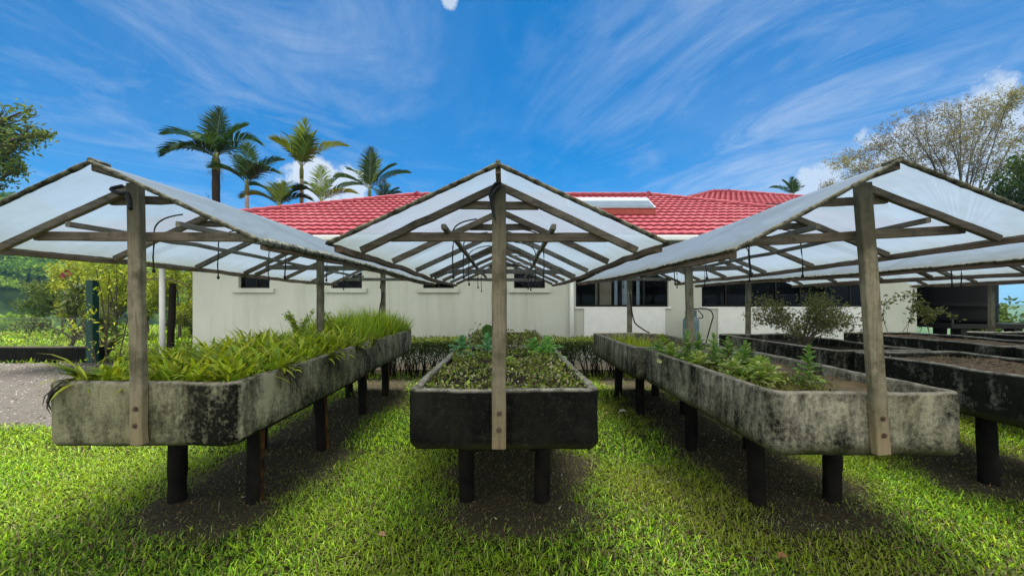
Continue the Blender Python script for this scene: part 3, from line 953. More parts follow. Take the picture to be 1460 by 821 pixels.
sp = [
    (-2.74, 2.50, 16, .30, 'strap-leaf plant arching over the outer front corner of the trough, dark withered leaves below', 7, 3.9, .036),
    (-2.60, 2.52, 14, .26, 'broad-leaved upright plant just inside the front rim, left of the strap-leaf post', 0, None, .05),
    (-2.05, 2.53, 12, .25, 'pale yellow-green strap plant against the front rim, right of the post', 0, None, .034),
    (-1.86, 2.56, 14, .25, 'upright strap plant in the stained corner of the front rim', 0, None, .034),
    (-1.74, 2.95, 15, .27, 'strap plant spilling withered leaves over the long rim near the stained corner', 7, -.2, .03),
    (-1.73, 3.7, 14, .25, 'strap plant half way along the long rim, one dark leaf hanging', 4, -.1, .03),
    (-1.73, 4.35, 15, .28, 'strap plant at the rear of the long rim with dark roots hanging', 7, 0, .03),
    (-2.30, 2.75, 14, .27, 'strap plant standing behind the front post', 0, None, .032),
    (-2.45, 3.1, 14, .28, 'tall strap plant toward the gravel side of the bed', 0, None, .034),
]
for x, y, n, h, lb, dead, az, wd in sp: strap_plant(x, y, TA, n, h, lb, GREEN+LIME, dead, wd, az)
# tall grass of the second trough, a soft feathery weed
a = Acc()
n = 3600
x = rng.uniform(-2.84, -1.76, n); y = rng.uniform(4.85, 7.0, n)
c = pick(LIME+[(.2, .33, .03)], n, .25)
mound = .75+.5*np.exp(-((y-5.9)/.9)**2)*np.exp(-((x+2.2)/.5)**2)
blades(a, np.stack([x, y, np.full(n, TA-.01)], 1),   .42*mound*rng.uniform(.6, 1.2, n), rng.uniform(0, 6.28, n), np.abs(rng.normal(.32, .25, n)), .008+.018*rng.random(n)**2, c, .24, 3, np.clip(c*1.3, 0, .6))
tag(a.build('tall_grass', M['leaf']), 'tall bright grass filling the far trough of the strap-leaf row', 'grass', kind='stuff')
strap_plant(-1.8, 6.85, TA, 22, .3, 'spiky grass clump at the far rim end of the tall grass trough', LIME, 0, .022, name='grass_clump', group='spiky clumps in the far trough')
strap_plant(-1.76, 5.0, TA, 18, .3, 'spiky clump drooping over the rim where the two left troughs meet', LIME+[(.3, .33, .1)], 5, .024, -.3, name='grass_clump', group='spiky clumps in the far trough')


def feathery(x, y, z, h, label):
    a = Acc(); b = Acc()
    t = thing('feathery_weed', label, 'plant', (x, y, z))
    for k in range(5):
        az = rng.uniform(0, 6.28); q = np.array([x+math.cos(az)*h*.4, y+math.sin(az)*h*.3, z+h*rng.uniform(.6, 1)])
        P = bez((x, y, z), (x, y, z+h*.6), q, 12)
        tube(a, P, np.linspace(.005, .0015, 12), 5, (.1, .17, .03))
        pts = np.repeat(P[4:], 16, 0)+rng.normal(0, h*.035, (8*16, 3))
        leaves(b, pts, .035, pick(LIME, len(pts)), None, 1, .4)
    a.build('stem', M['leaf'], t); b.build('foliage', M['leaf'], t)
feathery(-2.45, 4.55, TA, .45, 'feathery pale weed rising above the strap leaves')
feathery(-2.2, 4.9, TA, .42, 'second feathery weed beside the middle post of the strap-leaf row')


def kale(x, y, z, h, r, label, cols, name='kale_plant', group='leafy kale plants', spike=True):
    h, r = h*1.22, r*.95
    t = thing(name, label, 'plant', (x, y, z), group)
    a = Acc(); tube(a, np.array([[x, y, z-.01], [x+.004, y, z+h*.5], [x, y+.004, z+h*.96]]), [.011, .008, .003], 7, (.16, .22, .08))
    a.build('stem', M['leaf'], t)
    a = Acc()
    nl = int(30 + 60*h)
    for k in range(nl):
        f = k/nl
        zz_ = z + .015 + h*(f**1.15)
        ln = r*(1-f)**.75*rng.uniform(.7, 1.15) + .025
        az = k*2.4 + rng.normal(0, .25); el = R(12 + 55*f) + rng.normal(0, .18)
        d = np.array([math.cos(az)*math.cos(el), math.sin(az)*math.cos(el), math.sin(el)])
        s = nrm(np.cross(d, [0, 0, 1.])); u = np.cross(s, d)
        o = np.array([x, y, zz_])
        W = ln*.31
        nseg = 9
        V, Cc = [], []
        base = np.array(cols[rng.integers(len(cols))])*rng.lognormal(0, .22)
        for i in range(nseg):
            q = i/(nseg-1)
            pr = math.sin(math.pi*min(1, q*.86+.08))**.8*(1.1 if i % 2 else .42)
            c = o + d*ln*q + u*(-.28*ln*q*q)
            wv = .12*ln*rng.normal(0, 1)*(.4+.6*q)
            V += [c + s*W*pr + u*(.05*ln+wv*.5), c + u*(-.02*ln), c - s*W*pr + u*(.05*ln-wv*.5)]
            Cc += [base*.95, base*1.2+.02, base*.95]
        q = []
        for i in range(nseg-1):
            b = i*3
            q += [[b, b+1, b+4, b+3], [b+1, b+2, b+5, b+4]]
        a.add(V, np.array(q), np.clip(np.array(Cc), 0, .6))
    a.build('foliage', M['leaf'], t)
    return t


TC = ROWS[2]['top']-.075
KA = [(.24, .37, .09), (.18, .32, .07), (.36, .46, .17), (.13, .26, .06)]
KB = [(.32, .42, .08), (.22, .35, .05), (.40, .46, .17)]
for x, y, h, r, lb, cc in (
    (2.34, 2.98, .25, .105, 'tallest kale plant, a pointed spike nearest the leaning front post', KA),
    (2.20, 3.55, .22, .15, 'bushy kale plant between the tall spike and the middle of the bed', KA),
    (2.05, 3.05, .12, .17, 'low sprawling pale kale plant near the front of the kale trough', KB),
    (1.92, 3.25, .12, .16, 'low kale plant hugging the inner rim at the path side', KB),
    (2.02, 3.75, .27, .14, 'kale plant with a pale pointed tip, centre of the kale trough', KA),
    (1.9, 4.05, .28, .13, 'second pointed kale plant, nearer the path rim', KA),
    (2.12, 4.25, .24, .14, 'kale plant in front of the middle post', KA),
    (1.80, 4.2, .15, .17, 'broad flat kale plant at the path rim toward the rear', KB),
    (2.36, 4.1, .22, .13, 'kale plant at the rear on the wet soil side', KA),
    (2.18, 3.3, .13, .16, 'short yellowish kale plant just behind the low sprawling one', KB),
    (1.84, 3.7, .12, .17, 'small frilly kale plant by the path rim, half way along', KB),
    (1.78, 4.5, .16, .15, 'rearmost kale plant beside the trough joint', KA),
    (2.30, 3.72, .17, .14, 'dark green kale plant between the taller spikes', KA)):
    kale(x, y, TC-.01, h, r, lb, cc)


def cover(name, label, n, x0, x1, y0, y1, z, hmax, size, cols, cat='weeds', dens=None):
    a = Acc()
    x, y = rng.uniform(x0, x1, n), rng.uniform(y0, y1, n)
    k = fnoise(x, y, 4.3, len(label))
    kp = rng.random(n) < np.clip(.55+.8*k, .08, 1)
    if dens is not None: kp &= rng.random(n) < dens(x, y)
    x, y, k = x[kp], y[kp], k[kp]; n = len(x)
    P = np.stack([x, y, z + np.abs(rng.normal(0, 1, n))*hmax*np.clip(.5+k, .1, 1.3)], 1)
    leaves(a, P, size, pick(cols, n, .35), np.tile([0, 0, .35], (n, 1)), 1, .5)
    n2 = n//5
    ii = rng.integers(0, n, n2)
    blades(a, P[ii]*[1, 1, 0]+[0, 0, z], hmax*1.6*rng.uniform(.5, 1.3, n2), rng.uniform(0, 6.28, n2), np.abs(rng.normal(.7, .4, n2)), .006*np.ones(n2), pick(cols, n2, .3), .4, 3)
    return tag(a.build(name, M['leaf']), label, cat, kind='stuff')


MOSSY = [(.16, .24, .025), (.25, .3, .045), (.1, .16, .022), (.4, .37, .18), (.14, .11, .06)]
TB = ROWS[1]['top']-.055
cover('weeds', 'low mixed weeds and straw over the black-fronted trough', 8200, -.55, .51, 2.5, 4.66, TB, .05, .036, MOSSY+[(.46, .44, .28), (.2, .3, .04), (.3, .34, .08), (.06, .05, .025)])
cover('weeds', 'patchy weeds over the far middle trough', 3600, -.55, .51, 4.85, 7.0, TB, .075, .055, MOSSY+[(.36, .33, .22)])
cover('moss', 'yellow-green moss and seedlings round the kale plants', 6000, 1.69, 2.62, 2.6, 4.64, TC, .022, .028, [(.17, .2, .03), (.12, .17, .025), (.22, .22, .06), (.1, .09, .03)], 'moss', lambda x, y: smooth((2.62-.12*(y < 3)-x)/.22)*smooth((y-2.55)/.3)*.9+.02)
BLUISH = [(.17, .4, .19), (.13, .32, .15), (.24, .46, .25)]
BRIGHT = [(.2, .45, .09), (.17, .38, .08), (.28, .5, .14)]
kale(-.50, 4.25, TB, .17, .16, 'blue-green kale plant at the rear left of the black-fronted trough', BLUISH, group='kale in the middle row')
kale(-.23, 4.35, TB, .19, .15, 'blue-green kale plant just left of the middle post', BLUISH, group='kale in the middle row')
kale(.43, 4.1, TB, .17, .19, 'bright green kale plant spilling over the right rim of the black-fronted trough', BRIGHT, group='kale in the middle row')
kale(.30, 4.3, TB, .14, .15, 'smaller bright kale plant beside the one spilling over the right rim', BRIGHT, group='kale in the middle row')
kale(.02, 3.45, TB-.02, .08, .12, 'tiny lime seedling close behind the middle front post', KB, group='kale in the middle row')
# round-leaved plant
t = thing('round_leaf_plant', 'round dark green leaf on a short stem, left of the middle post', 'plant', (-.28, 5.3, TB))
a = Acc(); tube(a, [(-.28, 5.3, TB-.02), (-.27, 5.29, TB+.1), (-.26, 5.26, TB+.2)], .006, 6, (.1, .16, .04)); a.build('stem', M['leaf'], t)
a = Acc()
for (cx_, cy_, cz_, rr_) in ((-.26, 5.25, TB+.21, .085), (-.2, 5.28, TB+.13, .06)):
    an = np.linspace(0, 2*np.pi, 15)[:-1]
    P = np.stack([cx_+rr_*np.cos(an), cy_-.02*np.sin(an)+.012*np.cos(3*an), cz_+rr_*np.sin(an)], 1)
    b0 = a.n
    a.add(np.concatenate([P, [[cx_, cy_+.02, cz_]]]), np.array([[k, (k+1) % 14, 14] for k in range(14)]), (.07, .16, .035))
a.build('round_leaf', M['leaf'], t)
# second kale-row trough: grass tuft, crotons
TC2 = ROWS[2]['top']-.10
a = Acc(); n = 420
x, y = rng.uniform(1.63, 2.0, n), rng.uniform(4.95, 6.1, n)
blades(a, np.stack([x, y, np.full(n, TC2)], 1), .2*rng.uniform(.5, 1.2, n), rng.uniform(0, 6.28, n), np.abs(rng.normal(.3, .25, n)), .013*np.ones(n), pick(LIME, n), .25, 3)
tag(a.build('grass_tuft', M['leaf'], None, loc=(1.8, 5.5, TC2)), 'bright grass tuft along the path rim of the pale streaked trough', 'grass')
cover('weeds', 'dry scattered weeds on the soil of the pale streaked trough', 1200, 1.65, 2.7, 4.9, 7.0, TC2, .03, .04, [(.3, .25, .15), (.14, .15, .04), (.2, .15, .08)])
strap_plant(2.62, 6.5, TC2, 36, .2, 'lime green leafy clump behind the middle post of the kale row', LIME, 0, .03, name='leafy_clump', group='leafy clumps in the pale streaked trough')
strap_plant(2.5, 6.1, TC2, 28, .17, 'low lime clump nearest the middle post of the kale row', LIME, 0, .03, name='leafy_clump', group='leafy clumps in the pale streaked trough')
strap_plant(2.72, 5.6, TC2, 24, .18, 'orange tinged leafy clump in the pale streaked trough', [(.3, .13, .03), (.35, .2, .03), (.15, .2, .03)], 0, .03, name='leafy_clump', group='leafy clumps in the pale streaked trough')
cover('weeds', 'sparse dry stubble on the dry brown soil', 700, 3.95, 5.0, 2.8, 4.3, ROWS[3]['top']-.05, .012, .03, [(.24, .17, .1), (.15, .1, .06), (.1, .11, .04)])


# ------------------------------------------------------------------ shrubs and trees
def tree(name, label, cat, base, fork, clusters, leafsize, nleaf, cols, trunk_r, group=None, bark=(.12, .1, .075), asp=.45, twigs=7, mat='leaf_matt', axis=None, droop=0.0, multi=0, tuft=None, limb=1.0):
    base = np.array(base, float); fork = np.array(fork, float)
    t = thing(name, label, cat, tuple(base), group)
    a = Acc(); b = Acc()
    if multi == 0:
        mid = (base+fork)/2 + rng.normal(0, .08, 3)*np.linalg.norm(fork-base)*.5*[1, 1, 0]
        P = bez(base-[0, 0, .1], mid, fork, 10)
        tube(a, P, np.linspace(trunk_r*1.15, trunk_r*.7, 10), 9, bark)
    for (cx_, cy_, cz_, r) in clusters:
        c = np.array([cx_, cy_, cz_])
        st = fork if multi == 0 else base + rng.normal(0, trunk_r*1.5, 3)*[1, 1, 0]
        L = np.linalg.norm(c-st)
        mid = st + (c-st)*.5 + np.array([0, 0, L*.18]) + rng.normal(0, L*.06, 3)
        P = bez(st, mid, c, 12)
        r0 = trunk_r*limb*(.5 if multi == 0 else .6)
        tube(a, P, np.linspace(r0, r0*.2, 12), 6, bark)
        tips = []
        for k in range(twigs):
            s0 = P[rng.integers(6, 12)]
            e = c + nrm(rng.normal(0, 1, 3))*r*rng.uniform(.55, 1.0)*np.array([1, 1, .75])
            m_ = (s0+e)/2 + rng.normal(0, r*.1, 3)
            T = bez(s0, m_, e, 6)
            tube(a, T, np.linspace(r0*.18, r0*.06, 6), 4, bark, cap=False)
            tips.append(T)
        T = np.concatenate(tips)
        if tuft is None:
            pts = T[rng.integers(0, len(T), nleaf)] + rng.normal(0, r*.2, (nleaf, 3))
        else:      # leaves gathered in small sprays
            nt_ = max(6, nleaf//tuft)
            cc = T[rng.integers(0, len(T), nt_)] + rng.normal(0, r*.22, (nt_, 3))
            pts = np.repeat(cc, tuft, 0) + rng.normal(0, leafsize*.55, (nt_*tuft, 3))
        n_ = len(pts)
        cl = np.array(cols[rng.integers(len(cols))])*rng.lognormal(0, .15)
        cc = np.clip(pick(cols, n_, .28)*.6 + cl*.4, 0, .6)
        ax_ = None if axis is None else np.tile(axis, (n_, 1))
        leaves(b, pts - [0, 0, droop*r], leafsize, cc, ax_, 1, asp)
    a.build('trunk', M['bark'], t, smooth=True)
    b.build('crown', M[mat], t)
    return t


# woody bush in the trough
TD = ROWS[3]['top']-.1
cl = []
for k in range(22):
    az = rng.uniform(0, 6.28); q = rng.uniform(.1, .82)
    cl.append((4.42+q*math.cos(az), 5.75+.7*q*math.sin(az), TD+rng.uniform(.25, .80), rng.uniform(.18, .30)))
tree('woody_bush', 'thin leaved woody bush growing in the mottled dark trough', 'bush', (4.42, 5.75, TD), (4.42, 5.75, TD+.1), cl, .042, 215, [(.15, .17, .05), (.22, .22, .07), (.1, .125, .04), (.28, .27, .12)], .016, multi=1, twigs=14, asp=.5, bark=(.15, .125, .09))
# trailing vine at the fifth row's post
t = thing('trailing_vine', 'thin vine with pale leaves trailing round a far post by the house corner', 'plant', (6.7, 6.6, 1.0))
a = Acc(); b = Acc()
for k in range(6):
    x0 = 6.4+rng.uniform(0, .9)
    P = bez((x0, 6.6, 1.0), (x0+rng.uniform(-.5, .5), 6.5, 1.7), (x0+rng.uniform(-.3, .7), 6.4, rng.uniform(1.3, 1.95)), 14)
    tube(a, P, .004, 4, (.12, .11, .06))
    pts = np.repeat(P[3:], 7, 0)+rng.normal(0, .035, (77, 3))
    leaves(b, pts, .06, pick([(.2, .22, .07), (.14, .18, .05), (.28, .27, .11)], 77), None, 1, .55)
a.build('stem', M['bark'], t); b.build('foliage', M['leaf'], t)

# hedge in front of the house
t = thing('hedge', 'clipped dark hedge with bare stems along the house wall', 'hedge', (-.1, 8.1, 0))
a = Acc(); b = Acc()
for k in range(120):
    x0 = rng.uniform(-3.2, 3.0); y0 = 8.1+rng.normal(0, .12)
    for j in range(3):
        P = bez((x0+rng.normal(0, .03), y0, 0), (x0+rng.normal(0, .05), y0, .3), (x0+rng.normal(0, .2), y0+rng.normal(0, .15), rng.uniform(.5, .78)), 7)
        tube(a, P, np.linspace(.011, .004, 7), 4, (.02, .016, .012), cap=False)
n = 26000
x, y = rng.uniform(-3.3, 3.1, n), 8.1+rng.uniform(-.33, .33, n)
z = np.clip(.83 + .04*fnoise(x, y, 5, 2) - np.abs(rng.normal(0, .2, n)), .34, 1.0)
P = np.stack([x, y, z], 1)
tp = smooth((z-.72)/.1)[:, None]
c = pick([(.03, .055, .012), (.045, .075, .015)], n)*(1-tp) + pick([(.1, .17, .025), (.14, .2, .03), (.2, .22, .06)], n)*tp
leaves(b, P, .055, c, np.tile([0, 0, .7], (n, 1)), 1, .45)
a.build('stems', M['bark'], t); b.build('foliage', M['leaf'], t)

# ------------------------------------------------------------------ house
HY = 9.4
hs_ = thing('house', 'long white single storey house with a red tiled hip roof', 'house', (1.2, HY, 0))


def m_wall():
    m, nt = newmat('white painted render')
    v = objvec(nt)
    n = noi(nt, v, 1.2, 6, .65); f = noi(nt, v, 160, 3)
    st = noi(nt, objvec(nt, scale=(3, 3, .25)), 1.2, 6, .7)
    c = mixc(nt, mapr(nt, n, .4, .75), (.55, .58, .51), (.48, .51, .43))
    c = mixc(nt, math_(nt, 'MULTIPLY', mapr(nt, st, .48, .72), .5), c, (.36, .38, .29))
    s = N(nt, 'ShaderNodeSeparateXYZ'); lk(nt, v, s.inputs[0])
    c = mixc(nt, math_(nt, 'MULTIPLY', mapr(nt, math_(nt, 'ADD', s.outputs[2], math_(nt, 'MULTIPLY', n, .5)), .75, .3), .7), c, (.3, .29, .22))
    finish(nt, c, .8, f, .15, .004, .25)
    return m


M['wall'] = m_wall()
M['trim'] = m_noise('white trim paint', (.74, .77, .74), (.82, .84, .81), 6, .5, .05)
M['dark_frame'] = m_noise('dark bronze frame', (.005, .005, .005), (.012, .011, .01), 20, .5, .1, .01, .2)
M['room'] = m_noise('dim room', (.03, .027, .024), (.05, .045, .04), 2, .9)
M['beige'] = m_noise('beige board', (.42, .34, .24), (.5, .42, .31), 3, .8)
M['sky_reflection'] = m_noise('pale blue curtain', (.55, .66, .8), (.7, .78, .88), 9, .8)
M['soffit'] = m_noise('brown soffit', (.05, .035, .025), (.1, .07, .05), 8, .7)


def m_glass():
    m, nt = newmat('window glass')
    gl = N(nt, 'ShaderNodeBsdfGlossy', inp={'Roughness': .03, 'Color': (.2, .23, .26, 1)})
    tr = N(nt, 'ShaderNodeBsdfTransparent', inp={'Color': (.7, .75, .75, 1)})
    fr = N(nt, 'ShaderNodeFresnel', inp={'IOR': 1.45})
    mx = N(nt, 'ShaderNodeMixShader'); lk(nt, fr.outputs[0], mx.inputs[0]); lk(nt, tr.outputs[0], mx.inputs[1]); lk(nt, gl.outputs[0], mx.inputs[2])
    o = N(nt, 'ShaderNodeOutputMaterial'); lk(nt, mx.outputs[0], o.inputs[0])
    return m


M['glass'] = m_glass()


def wall_panel(acc, x0, x1, z0, z1, y, th, ops):
    xs = sorted({x0, x1, *[o[0] for o in ops], *[o[1] for o in ops]}); zs = sorted({z0, z1, *[o[2] for o in ops], *[o[3] for o in ops]})
    hole = lambda i, k: any(o[0] <= (xs[i]+xs[i+1])/2 <= o[1] and o[2] <= (zs[k]+zs[k+1])/2 <= o[3] for o in ops)
    for i in range(len(xs)-1):
        for k in range(len(zs)-1):
            if hole(i, k): continue
            a, b, c, d = xs[i], xs[i+1], zs[k], zs[k+1]
            acc.add([[a, y, c], [b, y, c], [b, y, d], [a, y, d]], [[0, 1, 2, 3]])
            acc.add([[a, y+th, c], [b, y+th, c], [b, y+th, d], [a, y+th, d]], [[3, 2, 1, 0]])
    for a, b, c, d in ops:
        acc.add([[a, y, c], [b, y, c], [b, y+th, c], [a, y+th, c]], [[3, 2, 1, 0]])
        acc.add([[a, y, d], [b, y, d], [b, y+th, d], [a, y+th, d]], [[0, 1, 2, 3]])
        acc.add([[a, y, c], [a, y+th, c], [a, y+th, d], [a, y, d]], [[0, 1, 2, 3]])
        acc.add([[b, y, c], [b, y+th, c], [b, y+th, d], [b, y, d]], [[3, 2, 1, 0]])


WXL, WXR = -7.69, 10.02
slits = [(xc_-.38, xc_+.38, 1.93, 2.42) for xc_ in (-6.19, -3.93, -1.68, .55)]
bigs = [(1.68, 3.95, 1.475, 2.55), (4.76, 9.1, 1.475, 2.55)]
a = Acc()
wall_panel(a, WXL, WXR, 0, 3.1, HY, .2, slits+bigs)
# other walls
for x in (WXL, WXR):
    a.add([[x, HY, 0], [x, 18.6, 0], [x, 18.6, 3.1], [x, HY, 3.1]], [[0, 1, 2, 3]])
a.add([[WXL, 18.6, 0], [WXR, 18.6, 0], [WXR, 18.6, 3.1], [WXL, 18.6, 3.1]], [[0, 1, 2, 3]])
wall_o = a.build('wall', M['wall'], hs_)
# dark rooms behind the openings
a = Acc()
for (x0, x1, z0, z1) in slits+bigs:
    b0, b1, y0, y1 = x0-.25, x1+.25, HY+.205, HY+2.6
    v = [[b0, y0, .3], [b1, y0, .3], [b1, y1, .3], [b0, y1, .3], [b0, y0, 2.9], [b1, y0, 2.9], [b1, y1, 2.9], [b0, y1, 2.9]]
    a.add(v, [[0, 1, 2, 3], [4, 7, 6, 5], [1, 5, 6, 2], [2, 6, 7, 3], [3, 7, 4, 0]])
a.build('interior', M['room'], hs_)
for (x0, x1, z0, z1) in slits:
    a = Acc(); y = HY+.09
    for (p, q, r_, s_) in ((x0+.002, x1-.002, z0+.002, z0+.035), (x0+.002, x1-.002, z1-.035, z1-.002), (x0+.002, x0+.035, z0+.035, z1-.035), (x1-.035, x1-.002, z0+.035, z1-.035), ((x0+x1)/2-.015, (x0+x1)/2+.015, z0+.035, z1-.035)):
        box(a, p, q, y, y+.05, r_, s_)
    w_ = a.build('window', M['dark_frame'], hs_)
    a = Acc(); a.add([[x0+.03, y+.02, z0+.03], [x1-.03, y+.02, z0+.03], [x1-.03, y+.02, z1-.03], [x0+.03, y+.02, z1-.03]], [[0, 1, 2, 3]])
    a.build('pane', M['glass'], w_)
    a = Acc(); box(a, x0-.13, x1+.13, HY-.06, HY-.002, z0-.11, z0-.002)
    a.build('sill', M['wall'], w_)
for j, (x0, x1, z0, z1) in enumerate(bigs):
    a = Acc(); y = HY+.07
    nm = 4 if j == 0 else 7
    box(a, x0+.002, x1-.002, y, y+.06, z0+.002, z0+.045); box(a, x0+.002, x1-.002, y, y+.06, z1-.045, z1-.002)
    for k in range(nm+1):
        xm = x0+.022+(x1-x0-.044)*k/nm
        box(a, xm-.02, xm+.02, y, y+.055, z0+.045, z1-.045)
    w_ = a.build('window', M['dark_frame'], hs_)
    a = Acc(); a.add([[x0+.03, y+.02, z0+.03], [x1-.03, y+.02, z0+.03], [x1-.03, y+.02, z1-.03], [x0+.03, y+.02, z1-.03]], [[0, 1, 2, 3]])
    a.build('pane', M['glass'], w_)
    a = Acc(); box(a, x0-.02, x1+.05, HY-.035, HY-.002, z0-.045, z0-.002)
    a.build('sill', M['trim'], w_)
    a = Acc(); box(a, x0+.2 if j == 0 else x0+.38, x1-.1, HY-.045, HY-.002, .25, z0-.05)
    tag(a.build('apron_panel', M['trim'], hs_))
# beige board inside the first wide window, pale strips standing in for reflected sky
a = Acc(); box(a, 2.22, 2.62, HY+.26, HY+.30, 1.0, 2.6); a.build('beige_board', M['beige'], hs_)
for (p, q) in ((2.68, 2.76), (2.84, 3.02), (3.23, 3.31)):
    a = Acc()
    xs = np.linspace(p, q, 9)
    yy_ = HY+.2+.012*np.sin(np.arange(9)*1.6)
    V = np.concatenate([np.stack([xs, yy_, np.full(9, 1.3)], 1), np.stack([xs, yy_, np.full(9, 2.54)], 1)])
    a.add(V, np.array([[k, k+1, k+10, k+9] for k in range(8)]))
    a.build('sky_reflection', M['sky_reflection'], hs_)
# downpipe, corner strip
a = Acc(); tube(a, [(1.57, HY-.075, .05), (1.57, HY-.075, 1.5), (1.57, HY-.075, 2.95)], .055, 12); a.build('downpipe', M['trim'], hs_, smooth=True)


# roof planes with pressed tile profile
def m_tile():
    m, nt = newmat('red tile')
    v = objvec(nt)
    n = noi(nt, v, 1.1, 6); f = noi(nt, v, 26, 5, .7)
    c = mixc(nt, mapr(nt, n, .35, .7), (.235, .034, .047), (.295, .058, .075))
    c = mixc(nt, mapr(nt, f, .5, .8), c, (.2, .035, .045))
    big_ = noi(nt, objvec(nt, scale=(1, .5, .5)), .8, 7, .7)
    c = mixc(nt, mapr(nt, big_, .5, .72, 0, .55), c, (.36, .13, .14))
    c = mixc(nt, mapr(nt, noi(nt, v, 3.2, 7, .75), .56, .72, 0, .6), c, (.15, .05, .05))
    finish(nt, c, .7, f, .12, .004, .12)
    return m


M['tile'] = m_tile()


def roof_plane(acc, e0, e1, r0, r1, wave=.225, course=.42, lift=.036, step=.046):
    """e0-e1 eave, r0-r1 ridge (same direction); real stepped and waved tile surface"""
    e0, e1, r0, r1 = [np.array(p, float) for p in (e0, e1, r0, r1)]
    U = nrm(e1-e0)
    mid = r0 - e0
    Vd = mid - U*np.dot(mid, U); Lv = np.linalg.norm(Vd); Vd /= Lv
    Nn = nrm(np.cross(U, Vd)); Nn = Nn if Nn[2] > 0 else -Nn
    Wd = np.linalg.norm(e1-e0)
    ul1 = np.dot(r0-e0, U); ur1 = np.dot(r1-e0, U)
    us = np.arange(0, Wd+.034, .034); us[-1] = Wd
    nc = int(math.ceil(Lv/course))
    rows = []
    for k in range(nc):
        v0, v1 = k*course, min((k+1)*course, Lv)
        for (v, h) in ((v0, -.004), (v0+.004, step), (v0+(v1-v0)*.5, step*.5+.004), (v1, .0)):
            f = v/Lv
            u = np.clip(us, ul1*f, max(ul1*f, Wd+(ur1-Wd)*f))
            ph = u/wave
            wv = lift*(np.abs(np.sin(np.pi*ph))**1.3)
            sh = 0.03*(np.cos(2*np.pi*ph))
            vv = np.clip(v+sh*(1 if v < Lv-.05 else 0), -.03, Lv)
            rows.append(e0 + U*u[:, None] + Vd*vv[:, None] + Nn*(wv+h)[:, None])
    V = np.concatenate(rows); nu = len(us)
    i = np.arange(len(rows)-1)[:, None]*nu; k = np.arange(nu-1)[None]
    acc.add(V, np.stack([i+k, i+k+1, i+nu+k+1, i+nu+k], -1).reshape(-1, 4))


def hip_roof(house, xl, xr, yf, yb, ze, rl, rr_, zr, gut='trim'):
    ym = (yf+yb)/2
    A, B, C, D = (xl, yf, ze), (xr, yf, ze), (xr, yb, ze), (xl, yb, ze)
    P, Q_ = (rl, ym, zr), (rr_, ym, zr)
    a = Acc()
    roof_plane(a, A, B, P, Q_)
    roof_plane(a, B, C, Q_, Q_); roof_plane(a, C, D, Q_, P); roof_plane(a, D, A, P, P)
    ro = a.build('roof', M['tile'], house, smooth=False)
    for p, q in ((A, P), (B, Q_), (C, Q_), (D, P), (P, Q_)):
        b = Acc()
        p_, q_ = np.array(p), np.array(q)
        L = np.linalg.norm(q_-p_); n = max(4, int(L/.36))
        for k in range(n):
            s0, s1 = p_+(q_-p_)*k/n, p_+(q_-p_)*((k+1)/n+.02)
            tube(b, [s0+[0, 0, .045], s1+[0, 0, .03]], [.10, .085], 10)
        b.build('ridge_cap', M['tile'], ro, smooth=False)
    # soffit + gutter
    b = Acc()
    b.add([np.array(A)-[0, 0, .06], np.array(B)-[0, 0, .06], np.array(C)-[0, 0, .06], np.array(D)-[0, 0, .06]], [[0, 3, 2, 1]])
    b.build('soffit', M['soffit'], ro)
    for p, q in ((A, B), (B, C), (C, D), (D, A)):
        b = Acc(); p_, q_ = np.array(p), np.array(q)
        out = nrm(np.cross(q_-p_, [0, 0, 1]))*.05
        beam(b, p_+out-[0, 0, .07], q_+out-[0, 0, .07], .10, .12, seg=1, bev=.02)
        b.build('gutter', M[gut], ro)
    return ro


hip_roof(hs_, -10.95, 11.45, 8.88, 19.32, 3.13, -3.4, 5.25, 5.47)
for x, y in ((-8.66, 9.65), (-10.6, 17.8)):
    a = Acc(); tube(a, [(x, y, 0), (x, y, 1.5), (x, y, 3.08)], .062, 12); a.build('support_post', M['trim'], hs_, smooth=True)
# the wing behind, its higher roof shows above the front one
wg = thing('house_wing', 'higher red tiled wing rising behind the long house roof', 'house', (9.7, 21, 0))
a = Acc(); X0, X1 = 6.4, 13.5
for p, q in (((X0, 14.9), (X1, 14.9)), ((X1, 14.9), (X1, 21)), ((X1, 21), (X0, 21)), ((X0, 21), (X0, 14.9))):
    a.add([[p[0], p[1], 0], [q[0], q[1], 0], [q[0], q[1], 5.1], [p[0], p[1], 5.1]], [[0, 1, 2, 3]])
a.build('wall', M['wall'], wg)
hip_roof(wg, 5.9, 14.0, 14.2, 21.6, 5.18, 9.6, 10.35, 6.68, 'soffit')

# concrete path along the house
a = Acc(); box(a, -8.2, 10.5, 8.55, 9.395, -.2, .09)
tag(a.build('path', m_noise('tan concrete path', (.2, .16, .11), (.34, .28, .2), 10, .9, .3)), 'tan concrete path along the foot of the house wall', kind='structure')

# solar panel on the roof
t = thing('roof_panel', 'tilted grey glazed panel with a red front face on the tiled roof', 'panel', (2.9, 10.9, 3.9))
k_ = 1.0444
x0, x1, yf_, yb_ = 1.75, 4.20, 10.86, 11.55
zf, zb = EYE+2.31*1.0444, EYE+3.10
zt = EYE+2.64
a = Acc()
box_v = [[x0, yf_, zf-.12], [x1, yf_, zf-.12], [x1, yb_, zb-.5], [x0, yb_, zb-.5], [x0, yf_, zt], [x1, yf_, zt], [x1, yb_, zb], [x0, yb_, zb]]
a.add(box_v, BOXQ)
a.build('casing', m_noise('brick red casing', (.3, .06, .04), (.4, .09, .06), 6, .6), t)
nv = nrm(np.cross(np.array([1, 0, 0]), np.array([0, yb_-yf_, zb-zt])))
a = Acc()
g0 = [np.array([x0+.0, yf_-.02, zt-.014]), np.array([x1, yf_-.02, zt-.014]), np.array([x1, yb_, zb]), np.array([x0, yb_, zb])]
up_n = nv*.03
